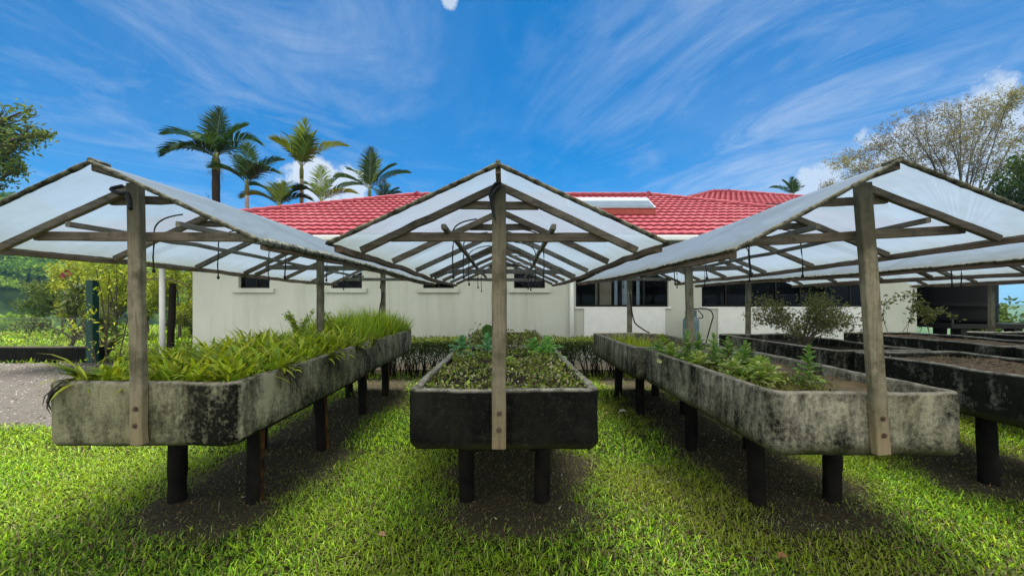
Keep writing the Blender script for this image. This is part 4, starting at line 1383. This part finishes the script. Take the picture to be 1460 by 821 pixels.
a.add([p+nv*.004 for p in g0]+[p+up_n for p in g0], BOXQ)
gp = a.build('frame', m_noise('aluminium frame', (.16, .2, .24), (.24, .28, .32), 9, .4, .05), t)
def m_panel():
    m, nt = newmat('clouded panel glass')
    finish(nt, ramp(nt, noi(nt, objvec(nt), 3), [(.3, (.075, .11, .145)), (.7, (.10, .14, .175))]), .6, spec=.03)
    return m
a = Acc()
ins = [g0[0]+[.05, .05*.66, .05*.7], g0[1]+[-.05, .033, .035], g0[2]+[-.05, -.033, -.035], g0[3]+[.05, -.033, -.035]]
ins[0] = g0[0]+[.05, .033, .035]
a.add([p+nv*.034 for p in ins], [[0, 1, 2, 3]])
a.build('glazing', m_panel(), t)

# gas cylinder by the wall
t = thing('gas_cylinder', 'blue-grey gas cylinder with a black hose against the white wall', 'gas cylinder', (4.28, 8.95, .09))
cx_, cy_ = 4.28, 8.95
prof = [(0.0, .0), (.14, .0), (.15, .04), (.15, .05), (.17, .08), (.175, .15), (.175, 1.02), (.165, 1.10), (.13, 1.17), (.07, 1.21), (.03, 1.22), (.03, 1.27)]
prof = [(r_, z*.98+.09) for r_, z in prof]
an = np.linspace(0, 2*np.pi, 25)[:-1]
V = np.array([[cx_+r_*math.cos(q), cy_+r_*math.sin(q), z+.01] for r_, z in prof for q in an])
Q = [[i*24+k, i*24+(k+1) % 24, (i+1)*24+(k+1) % 24, (i+1)*24+k] for i in range(len(prof)-1) for k in range(24)]
a = Acc(); a.add(V, np.array(Q)); a.build('body', m_noise('blue grey bottle paint', (.07, .13, .15), (.16, .23, .25), 9, .5, .1), t, smooth=True)
a = Acc()
for k in range(20):
    q0, q1 = k*2*np.pi/24+.6, (k+1)*2*np.pi/24+.6
    v = [[cx_+.115*math.cos(q), cy_+.115*math.sin(q), z] for q, z in ((q0, 1.25), (q1, 1.25), (q1, 1.40), (q0, 1.40))]
    v += [[cx_+.122*math.cos(q), cy_+.122*math.sin(q), z] for q, z in ((q0, 1.25), (q1, 1.25), (q1, 1.40), (q0, 1.40))]
    a.add(v, BOXQ)
a.build('collar', m_noise('collar paint', (.06, .1, .12), (.13, .18, .2), 9, .5, .1), t)
a = Acc(); tube(a, [(cx_, cy_, 1.33), (cx_, cy_, 1.44)], .03, 10); tube(a, [(cx_, cy_, 1.42), (cx_+.12, cy_-.02, 1.43)], .018, 8); a.build('valve', M['hose'], t)
P = np.concatenate([bez((cx_+.12, cy_-.02, 1.43), (cx_+.5, cy_, 1.5), (cx_+.52, cy_, 1.25), 12), bez((cx_+.52, cy_, 1.25), (cx_+.5, cy_+.1, 1.0), (cx_+.42, cy_+.2, .5), 8)[1:]])
a = Acc(); tube(a, P, .014, 8); a.build('hose', M['hose'], t, smooth=True)
P = bez((cx_+.14, cy_-.05, 1.40), (cx_+.36, cy_-.06, 1.2), (cx_+.12, cy_-.12, 1.22), 12)
a = Acc(); tube(a, P, .012, 8); a.build('hose', M['hose'], t, smooth=True)

# water tank on its stand
tx, ty, tr, tz = 11.75, 10.3, .88, 1.06
t = thing('water_tank', 'large black ribbed water tank beyond the end of the house', 'tank', (tx, ty, tz))
prof = [(0, 0), (.9, 0), (.97, .02), (.995, .045)]
for k in range(5):
    z = .05+k*.25
    prof += [(1, z), (1, z+.10), (1.0, z+.13), (1.0, z+.17), (1, z+.2)] if k != 1 else [(1, z), (1, z+.10), (1.02, z+.12), (1.02, z+.15), (1, z+.17)]
prof += [(1, 1.3), (.9, 1.42), (.45, 1.58), (.3, 1.6), (.3, 1.68), (0, 1.69)]
an = np.linspace(0, 2*np.pi, 49)[:-1]
V = np.array([[tx+tr*r_*math.cos(q), ty+tr*r_*math.sin(q), tz+z] for r_, z in prof for q in an])
Q = [[i*48+k, i*48+(k+1) % 48, (i+1)*48+(k+1) % 48, (i+1)*48+k] for i in range(len(prof)-1) for k in range(48)]
a = Acc(); a.add(V, np.array(Q)); a.build('body', m_noise('black plastic', (.003, .003, .0035), (.006, .006, .007), 5, .6, .05, .01, .12), t, smooth=True)
a = Acc(); tube(a, [(tx-.6, ty-.62, tz+.12), (tx-.66, ty-.72, tz+.12), (tx-.68, ty-.74, .2)], .03, 8); a.build('outlet_pipe', M['hose'], t, smooth=True)
t = thing('tank_stand', 'dark timber stand with stout legs carrying the black water tank', 'stand', (tx, ty, 0))
a = Acc(); box(a, tx-1.0, tx+1.05, ty-1.0, ty+1.0, tz-.11, tz-.003); a.build('platform', M['dark_frame'], t)
for sx_ in (-.55, .75):
    for sy_ in (-.8, .8):
        a = Acc(); beam(a, (tx+sx_, ty+sy_, -.05), (tx+sx_, ty+sy_, tz-.113), .2, .2, up=(1, 0, 0)); a.build('leg', M['dark_frame'], t)

# ------------------------------------------------------------------ left: fence, low wall, poles, shrubs
a = Acc(); box(a, -17.5, -10.85, 10.05, 10.35, -.1, .40)
t = a.build('low_wall', m_concrete('mould black kerb wall', 9, .95, (.2, .18, .14), rimcol=(.09, .08, .06), moss=0.0), None, loc=(-14, 10.2, 0))
tag(t, 'low mould black wall between the gravel and the fence', 'wall')
t = thing('chain_link_fence', 'chain link fence with a dark green post behind the low wall', 'fence', (-10.75, 10.6, 0))
M['fence_green'] = m_noise('dark green post paint', (.006, .04, .03), (.012, .07, .05), 12, .5, .1)
M['wire'] = m_noise('galvanised wire', (.12, .14, .12), (.22, .24, .2), 20, .5, .1, metal=.3)
for x, hgt, mt in ((-10.72, 2.15, 'fence_green'), (-14.6, 1.2, 'fence_green')):
    a = Acc(); box(a, x-.085, x+.085, 9.86, 10.02, -.05, hgt) if mt else None
    a.build('fence_post', M[mt], t)
a = Acc()
for k in range(64):
    for sg in (-1, 1):
        x0 = -17.2+k*.105
        P = np.array([[x0, 10.2, .40], [x0+sg*.55, 10.2, 1.15]])
        if P[1, 0] < -17.4 or P[1, 0] > -10.8: continue
        tube(a, P, .0028, 3, cap=False)
for z in (.42, 1.15): tube(a, np.array([[-17.4, 10.2, z], [-10.8, 10.2, z]]), .006, 5)
a.build('chain_link', M['wire'], t)
t = thing('fence_stump', 'charred looking old fence post with a crossing twig near the house corner', 'post', (-9.25, 10.6, 0))
a = Acc(); tube(a, [(-9.27, 10.6, -.1), (-9.28, 10.6, .6), (-9.24, 10.6, 1.3), (-9.22, 10.6, 2.1)], [.085, .08, .085, .075], 9, (.03, .022, .016)); a.build('shaft', M['bark'], t)
a = Acc(); tube(a, bez((-9.9, 10.55, 2.2), (-9.2, 10.5, 2.32), (-8.7, 10.5, 2.0), 8), .02, 5, (.3, .25, .17)); a.build('twig', M['bark'], t)

YG = [(.27, .33, .02), (.34, .38, .03), (.19, .28, .02), (.38, .4, .06)]
DG = [(.05, .1, .02), (.08, .14, .03), (.12, .18, .035)]


def blob(cx_, cy_, z0, w_, dpt, h, k, r):
    out = []
    for _ in range(k):
        u = rng.uniform(-1, 1); q = math.sqrt(max(.05, 1-u*u))
        out.append((cx_+u*w_*.5, cy_+rng.uniform(-.5, .5)*dpt, z0+rng.uniform(.25, 1)*h*(.55+.45*q), r*rng.uniform(.75, 1.25)))
    return out


tree('flowering_shrub', 'dark leaved shrub with drooping branches and a red flower head beside the green post', 'shrub', (-12.6, 11.0, 0), (-12.4, 11, .5), blob(-12.3, 11, .3, 1.9, 1.2, 1.9, 9, .42), .12, 190, [(.07, .12, .03), (.12, .17, .04), (.16, .19, .07), (.05, .08, .025)], .06, twigs=9, mat='leaf')
a = Acc(); n = 22
P = np.array([-12.9, 11.2, 2.35])+rng.normal(0, .06, (n, 3)); leaves(a, P, .13, pick([(.22, .035, .05), (.16, .04, .05)], n), np.tile([0, 0, .8], (n, 1)), 1, .5)
o = a.build('blossoms', M['leaf'], None, loc=(-12.9, 11.2, 2.3)); 
par = [q for q in col.objects if q.name.startswith('flowering_shrub')][0]
o.parent = par; o.location = (o.location - Vector(par['_loc'])); o['_loc'] = par['_loc']
o.data.name = 'blossoms'
strap_plant(-11.1, 10.6, .1, 40, 1.0, 'dark spiky agave-like clump at the foot of the green post', [(.03, .05, .02), (.05, .07, .03), (.1, .11, .05)], 0, .07, None, 'spiky_clump', 'spiky clumps by the fence', .25, .4)
for (px, py, d, hh, w_, cols_, nm, lb) in (
    (165, 470, 17.5, 3.9, 3.4, YG, 'yellow_shrub', 'tall yellow-green shrub behind the bare sapling'),
    (120, 470, 19, 3.6, 2.8, YG, 'yellow_shrub', 'yellow-green shrub just behind the green post'),
    (210, 470, 18.5, 4.1, 3.2, YG+[(.1, .16, .02)], 'yellow_shrub', 'yellow-green shrub behind the strap-leaf front post'),
    (255, 470, 17, 3.7, 2.6, YG+[(.09, .15, .02)], 'yellow_shrub', 'arching yellow-green shrub nearest the house corner'),
    (300, 470, 22, 4.6, 4, YG, 'yellow_shrub', 'yellow-green shrub hidden partly by the house'),
    (90, 470, 21, 2.6, 2.8, [(.08, .14, .03), (.13, .18, .04)], 'yellow_shrub', 'grey-green shrub at the lawn edge behind the flowering shrub')):
    X = (px-723)/F*d
    tree(nm, lb, 'shrub', (X, d, 0), (X, d, .7), blob(X, d, .3, w_, w_*.7, hh, 14, .62), .15, 330, cols_, .07, 'shrubs along the lawn edge', twigs=7, mat='leaf', asp=.42)
tree('round_bush', 'small dark rounded bush with yellow leaves near the old fence post', 'bush', (-12.0, 15, 0), (-12, 15, .2), blob(-12, 15, .1, 1.6, 1.2, 1.3, 8, .4), .12, 300, [(.05, .08, .02), (.2, .22, .03), (.09, .13, .02)], .04, twigs=6, mat='leaf')
tree('round_bush', 'dark rounded bush low on the lawn edge behind the white pole', 'bush', (-15.2, 19, 0), (-15.2, 19, .2), blob(-15.2, 19, .1, 2.4, 1.6, 1.6, 9, .5), .14, 300, DG, .05, twigs=6, mat='leaf')
# thin bare sapling with a few leaves
t = thing('bare_sapling', 'thin nearly leafless sapling with forked stems behind the strap-leaf trough', 'sapling', (-7.6, 7.2, 0))
a = Acc(); b = Acc()
for (p0, p1, p2, r_) in (((-7.55, 7.2, .4), (-7.45, 7.2, 1.2), (-7.65, 7.15, 2.2), .016), ((-7.6, 7.2, 1.0), (-7.45, 7.2, 1.5), (-7.35, 7.1, 2.15), .012), ((-7.3, 7.2, .5), (-7.1, 7.2, 1.2), (-6.9, 7.1, 1.95), .013), ((-7.75, 7.2, .4), (-7.8, 7.2, .9), (-7.75, 7.15, 1.5), .012), ((-7.5, 7.2, .45), (-7.9, 7.2, .9), (-8.1, 7.1, 1.2), .009)):
    p0 = (p0[0]*.5+(-7.5)*.5, 7.2, 0)
    P = bez(p0, p1, p2, 12); tube(a, P, np.linspace(r_, r_*.5, 12), 5, (.06, .05, .035))
    leaves(b, P[-3:].repeat(8, 0)+rng.normal(0, .05, (24, 3)), .1, pick(YG, 24), np.tile([0, 0, -.3], (24, 1)), 1, .35)
    leaves(b, P[4:6].repeat(3, 0)+rng.normal(0, .06, (6, 3)), .08, pick(YG, 6), None, 1, .35)
a.build('stem', M['bark'], t); b.build('foliage', M['leaf'], t)

# trees at the frame edges
cl = []
for px, py, d, r in ((5, 170, 11, .45), (30, 160, 11.2, .4), (40, 185, 11, .42), (10, 200, 11.3, .5), (-20, 190, 11, .6), (-40, 150, 11, .6), (62, 192, 11.0, .2), (20, 212, 11, .28), (5, 235, 11.2, .3), (28, 240, 11, .18), (-5, 262, 11, .3), (-60, 230, 11.4, .7), (-90, 180, 11.6, .8), (-110, 260, 11, .7)):
    p = at(px, py, d); cl.append((*p, r))
tree('broadleaf_tree', 'broadleaf tree whose leafy branch tips reach in beside the sky', 'tree', (-17.5, 11.5, 0), (-16.9, 11.4, 3.6), cl, .16, 190, [(.08, .15, .04), (.12, .19, .05), (.19, .25, .06), (.08, .11, .06)], .2, twigs=9, asp=.38, tuft=7, mat='leaf_matt')
cl = []
for px, py, r in ((1215, 222, 1.1), (1240, 205, 1.2), (1265, 190, 1.2), (1290, 180, 1.2), (1318, 165, 1.2), (1345, 158, 1.2), (1370, 150, 1.1), (1395, 158, 1.2), (1420, 152, .9), (1440, 138, .8), (1452, 130, .6), (1225, 245, 1.0), (1255, 238, 1.2), (1290, 215, 1.3), (1320, 200, 1.3), (1350, 190, 1.3), (1385, 185, 1.3), (1415, 190, 1.3), (1445, 200, 1.2), (1475, 190, 1.3), (1500, 205, 1.3), (1345, 225, 1.2), (1390, 225, 1.3), (1425, 235, 1.2), (1205, 258, .7), (1178, 264, .45), (1195, 232, .8), (1530, 170, 1.5), (1560, 210, 1.5), (1500, 150, 1.2)):
    p = at(px, py, 25+rng.uniform(-2.5, 2.5)); cl.append((*p, r))
tree('feathery_tree', 'tall feathery sparse tree with fine grey and yellow leaves behind the leaning shelter', 'tree', (31, 26, ground_h(31, 26)-.2), (30.2, 25.6, 5.2), cl, .16, 900, [(.17, .155, .15), (.2, .185, .17), (.12, .11, .11), (.26, .25, .05), (.17, .16, .13)], .28, limb=.42, twigs=16, asp=.3, bark=(.10, .09, .085), tuft=10)
cl = []
for px, py, r in ((1425, 268, .9), (1445, 245, .9), (1465, 225, .9), (1440, 290, .9), (1470, 260, 1), (1490, 240, 1.1), (1500, 290, 1.2), (1530, 250, 1.2), (1475, 305, 1)):
    p = at(px, py, 18); cl.append((*p, r))
tree('dense_tree', 'dense dark green tree at the far edge in front of the feathery tree', 'tree', (26.5, 18, ground_h(26.5, 18)-.2), (26, 18, 3.6), cl, .2, 620, [(.02, .045, .012), (.035, .07, .015), (.06, .1, .02)], .22, twigs=8, asp=.42, tuft=6)
for x, y, hh, w_, lb in ((13.4, 10.8, 1.5, 1.3, 'leafy shrub beside the black water tank'), (12.6, 12.6, 1.2, 1.5, 'low leafy shrub below the water tank'), (15.2, 12, 1.4, 1.8, 'leafy shrub at the slope edge behind the farthest post'), (10.6, 12.4, 1.0, 1.0, 'bright shrub just past the house corner under the tank')):
    tree('leafy_shrub', lb, 'shrub', (x, y, 0), (x, y, .3), blob(x, y, .2, w_, w_*.6, hh, 8, .32), .15, 120, [(.05, .1, .03), (.08, .14, .03), (.12, .18, .05)], .035, 'shrubs round the water tank', twigs=7, mat='leaf')


# ------------------------------------------------------------------ palms
def palm(label, px, py, d, L, fronds, tr=.09, trunk=(.3, .27, .2), yellow=.2, skirt=0, lean=0.0):
    """crown base seen at (px, py); fronds: (azimuth deg, start elevation deg, droop deg, length factor)"""
    c = at(px, py, d)
    z0 = float(ground_h(c[0], c[1]))
    base = np.array([c[0]-lean, c[1], z0])
    t = thing('palm_tree', label, 'palm', tuple(base), 'palms behind the house')
    a = Acc()
    P = bez(base-[0, 0, .2], (base+c)/2+[lean*.3, 0, 0], c, 22)
    rad = np.linspace(tr*1.15, tr, 22)*(1+.05*np.sin(np.arange(22)*2.1))
    tube(a, P, rad, 10, np.array(trunk)*rng.uniform(.8, 1.15, (22, 1)))
    a.build('trunk', M['bark'], t, smooth=True)
    a = Acc(); tube(a, [c-[0, 0, .1], c+[0, 0, .15*L], c+[0, 0, .3*L]], [tr*1.05, tr*1.1, tr*.4], 10, (.17, .2, .06)); a.build('crownshaft', M['leaf_waxy'], t, smooth=True)
    if skirt:
        a = Acc(); n = 160
        s_ = c+rng.normal(0, .12, (n, 3))*[1, 1, 1.6]-[0, 0, .05]
        blades(a, s_, rng.uniform(.2, .5, n), rng.uniform(0, 6.28, n), rng.uniform(.6, 1.4, n), .012*np.ones(n), pick([(.2, .19, .06), (.12, .12, .05), (.28, .25, .1)], n), .6, 3)
        n = 120
        s_ = np.stack([c[0]+rng.normal(0, tr, n), c[1]+rng.normal(0, tr, n), c[2]-rng.uniform(.1, 1.6, n)], 1)
        blades(a, s_, rng.uniform(.1, .3, n), rng.uniform(0, 6.28, n), rng.uniform(.3, 1.2, n), .012*np.ones(n), pick([(.05, .045, .03)], n), .4, 3)
        a.build('fibre_skirt', M['leaf_matt'], t)  # shaggy fibres round the crown base and upper trunk
    c0 = c+[0, 0, .22*L]
    for (az, el, dr, lf) in fronds:
        a = Acc()
        az_, e, k = R(az+rng.normal(0, 4)), R(el), 26
        ln = L*lf
        p = c0.copy(); pts = [p.copy()]; T = []
        for i in range(k):
            e_ = e-R(dr*.8)*(i/k)**1.6
            dvec = np.array([math.cos(az_)*math.cos(e_), math.sin(az_)*math.cos(e_), math.sin(e_)])
            p = p+dvec*ln/k; pts.append(p.copy()); T.append(dvec)
        pts = np.array(pts); T.append(T[-1]); T = np.array(T)
        fc = np.array([(.022, .055, .014), (.035, .08, .016), (.02, .045, .016)][rng.integers(3)])
        if rng.random() < yellow: fc = np.array((.12, .17, .015))
        tube(a, pts, np.linspace(.022, .006, k+1)*L/2, 5, (.15, .18, .06), cap=False)
        s_ = np.linspace(.12, 1.0, 34)
        ii = s_*k
        PP = np.stack([np.interp(ii, np.arange(k+1), pts[:, j]) for j in range(3)], 1)
        TT_ = nrm(np.stack([np.interp(ii, np.arange(k+1), T[:, j]) for j in range(3)], 1))
        sd0 = nrm(np.cross(TT_, [0, 0, 1.])); upv = np.cross(sd0, TT_)
        for sgn in (-1, 1):
            ang = np.linspace(R(62), R(16), len(s_))+rng.normal(0, .06, len(s_))
            ll = L*.38*np.sin(np.pi*np.clip(s_*.82+.14, 0, 1))**.7*rng.uniform(.85, 1.1, len(s_))
            dv = nrm(TT_*np.cos(ang)[:, None]+sd0*sgn*np.sin(ang)[:, None]+upv*.28)
            m1 = PP+dv*ll[:, None]*.55
            dv2 = nrm(dv+np.array([0, 0, -.45]))
            e2 = m1+dv2*ll[:, None]*.45
            wv = np.cross(dv, upv); wv = nrm(TT_-dv*np.sum(TT_*dv, 1)[:, None])
            ww = .016*L*(.6+.4*np.sin(np.pi*s_))[:, None]
            V = np.stack([PP-wv*ww*.4, PP+wv*ww*.4, m1+wv*ww, m1-wv*ww, e2+wv*ww*.25, e2-wv*ww*.25], 1)
            nL = len(s_)
            q = (np.arange(nL)*6)[:, None, None]+np.array([[0, 1, 2, 3], [3, 2, 4, 5]])[None]
            cc = np.clip(fc*rng.lognormal(0, .2, (nL, 1)), 0, .5)
            a.add(V.reshape(-1, 3), q.reshape(-1, 4), np.repeat(cc, 6, 0))
        a.build('frond', M['leaf_waxy'], t)
    return t


palm('tallest palm, thick shaggy dark trunk and wide drooping fronds', 308, 240, 15.5, 2.0, [(178, 48, 85, 1.1), (195, 25, 95, .95), (125, 82, 25, 1.0), (95, 86, 15, 1.05), (40, 70, 45, .95), (5, 55, 120, 1.0), (-15, 30, 120, .95), (-70, 40, 110, .8), (250, 20, 90, .7)], .14, (.05, .04, .03), .1, 1)
palm('short palm with a smooth pale trunk right beside the shaggy palm', 352, 275, 14.6, 1.6, [(100, 88, 20, 1.0), (160, 70, 50, .9), (20, 55, 60, 1.0), (0, 40, 90, .9), (-50, 50, 90, .8), (200, 45, 80, .8)], .07, (.36, .35, .3), .1)
palm('slender palm with pale trunk and yellow-tinted upright fronds in front of the white cloud', 430, 252, 16.5, 1.9, [(150, 66, 40, 1.05), (110, 80, 20, 1.0), (85, 86, 15, 1.15), (55, 78, 30, .95), (15, 52, 75, 1.15), (-40, 60, 70, .8), (220, 55, 60, .75)], .075, (.3, .28, .2), .35)
palm('low palm with spreading fronds at the roof edge under the slender palm', 458, 298, 15.8, 1.5, [(110, 80, 25, 1.1), (150, 60, 70, .9), (60, 65, 40, 1.1), (20, 45, 60, 1.2), (0, 30, 60, 1.0), (180, 50, 90, .9)], .07, (.25, .23, .16), .3)
palm('low bushy palm between the shaggy and slender palms', 398, 306, 15.4, 1.6, [(170, 60, 90, 1.0), (190, 40, 100, .9), (120, 70, 50, .8), (50, 60, 60, .8), (10, 40, 90, .8), (80, 75, 30, .7)], .1, (.06, .05, .035), .2, 1)
palm('thin palm standing alone behind the ridge, far right of the palm group', 527, 282, 20.5, 2.1, [(100, 86, 15, 1.1), (80, 82, 20, 1.0), (150, 50, 45, 1.1), (170, 35, 50, 1.05), (40, 60, 40, 1.0), (10, 42, 55, 1.1), (60, 75, 30, .9)], .075, (.2, .17, .2), .1)
palm('small palm tucked behind the thin lone palm', 546, 296, 21.5, 1.4, [(100, 80, 25, 1.0), (150, 60, 50, .9), (40, 60, 50, .9), (0, 45, 60, .8), (70, 72, 30, .9)], .07, (.2, .18, .15), .1)
palm('distant palm tip showing above the roof of the higher wing', 1131, 285, 26, 1.5, [(95, 86, 15, .8), (60, 70, 30, .8), (130, 70, 30, .8), (20, 45, 50, .9), (165, 40, 55, 1.0)], .08, (.2, .18, .14), .2)

# ------------------------------------------------------------------ far wood on the hills
a = Acc(); tr_ = Acc()
n = 0
tries = 0
while n < 420 and tries < 20000:
    tries += 1
    az = rng.uniform(-1.45, -.55) if n < 360 else rng.uniform(.75, 1.3)
    r = rng.uniform(105, 290) if n < 360 else rng.uniform(60, 260)
    x, y = r*math.sin(az), r*math.cos(az)
    z = float(ground_h(x, y))
    cr = rng.uniform(4, 8)*(.6+r/300)
    hgt = rng.uniform(4, 8)*(.6+r/400)
    m_ = 680
    u = rng.normal(0, 1, (m_, 3)); u = nrm(u); u[:, 2] = np.abs(u[:, 2])*1.0-.15
    lob = 1+.25*np.sin(u[:, :1]*5+n)+.2*np.sin(u[:, 1:2]*6+2*n)
    P = np.array([x, y, z+hgt])+u*lob*[cr, cr, cr*.42]*rng.uniform(.75, 1.05, (m_, 1))
    base = np.array([(.10, .20, .03), (.08, .17, .04), (.14, .25, .035), (.18, .28, .04)][rng.integers(4)])
    leaves(a, P, cr*.15, np.clip(base*rng.lognormal(0, .2, (m_, 1)), 0, .5), u*[1, 1, .4], .8, .75)
    tube(a, [(x, y, z-1), (x, y, z+hgt)], [.4, .25], 5, (.1, .08, .06), cap=False)
    n += 1
tag(a.build('forest', M['leaf_matt']), 'distant broad-crowned woodland covering the hillside', 'woodland', kind='stuff')

# ------------------------------------------------------------------ small litter on the lawn
for (x, y, s, c, lb) in ((-.83, 2.53, .05, (.34, .22, .13), 'curled tan fallen leaf on the lawn left of the middle bed'), (1.66, 2.32, .05, (.3, .16, .07), 'reddish brown fallen leaf on the earth before the kale bed'), (1.62, 5.4, .1, (.5, .5, .45), 'pale torn scrap on the grass beside the pale streaked trough')):
    a = Acc()
    V = [[x-s*.6, y, .05], [x-s*.2, y-s*.35, .075], [x+s*.3, y-s*.3, .07], [x+s*.7, y, .06], [x+s*.3, y+s*.3, .085], [x-s*.2, y+s*.35, .08]]
    a.add(V, [[0, 1, 4, 5], [1, 2, 3, 4]], c)
    tag(a.build('fallen_leaf' if 'leaf' in lb else 'scrap', M['leaf_matt'], None, loc=(x, y, .03)), lb, 'leaf' if 'leaf' in lb else 'scrap')

# dead leaf scraps and straw in the lawn and on the bare earth
a = Acc(); n = 2600
x, y = rng.uniform(-4.5, 4.8, n), rng.uniform(2.0, 7.5, n)
kp = rng.random(n) < .3+.7*soilmask(x, y); x, y = x[kp], y[kp]; n = len(x)
leaves(a, np.stack([x, y, rng.uniform(.012, .04, n)], 1), .034, pick([(.3, .24, .14), (.2, .13, .07), (.36, .33, .24), (.12, .09, .06)], n, .3), np.tile([0, 0, .05], (n, 1)), .8, .35, .3)
tag(a.build('litter', M['leaf_matt']), 'dry leaf scraps strewn on the lawn and earth', 'litter', kind='stuff')
# ------------------------------------------------------------------ air
m, nt = newmat('thin valley haze')
pv = N(nt, 'ShaderNodeVolumePrincipled', inp={'Density': .0003, 'Color': (.3, .66, 1, 1), 'Anisotropy': .2})
o_ = N(nt, 'ShaderNodeOutputMaterial'); lk(nt, pv.outputs[0], o_.inputs['Volume'])
a = Acc(); box(a, -1530, 1530, -1530, 1540, -34, 62)
tag(a.build('haze', m, None, loc=(0, 0, 0)), 'pale bluish haze lying in the valley air', kind='stuff')
for o in col.objects:
    if '_loc' in o: del o['_loc']
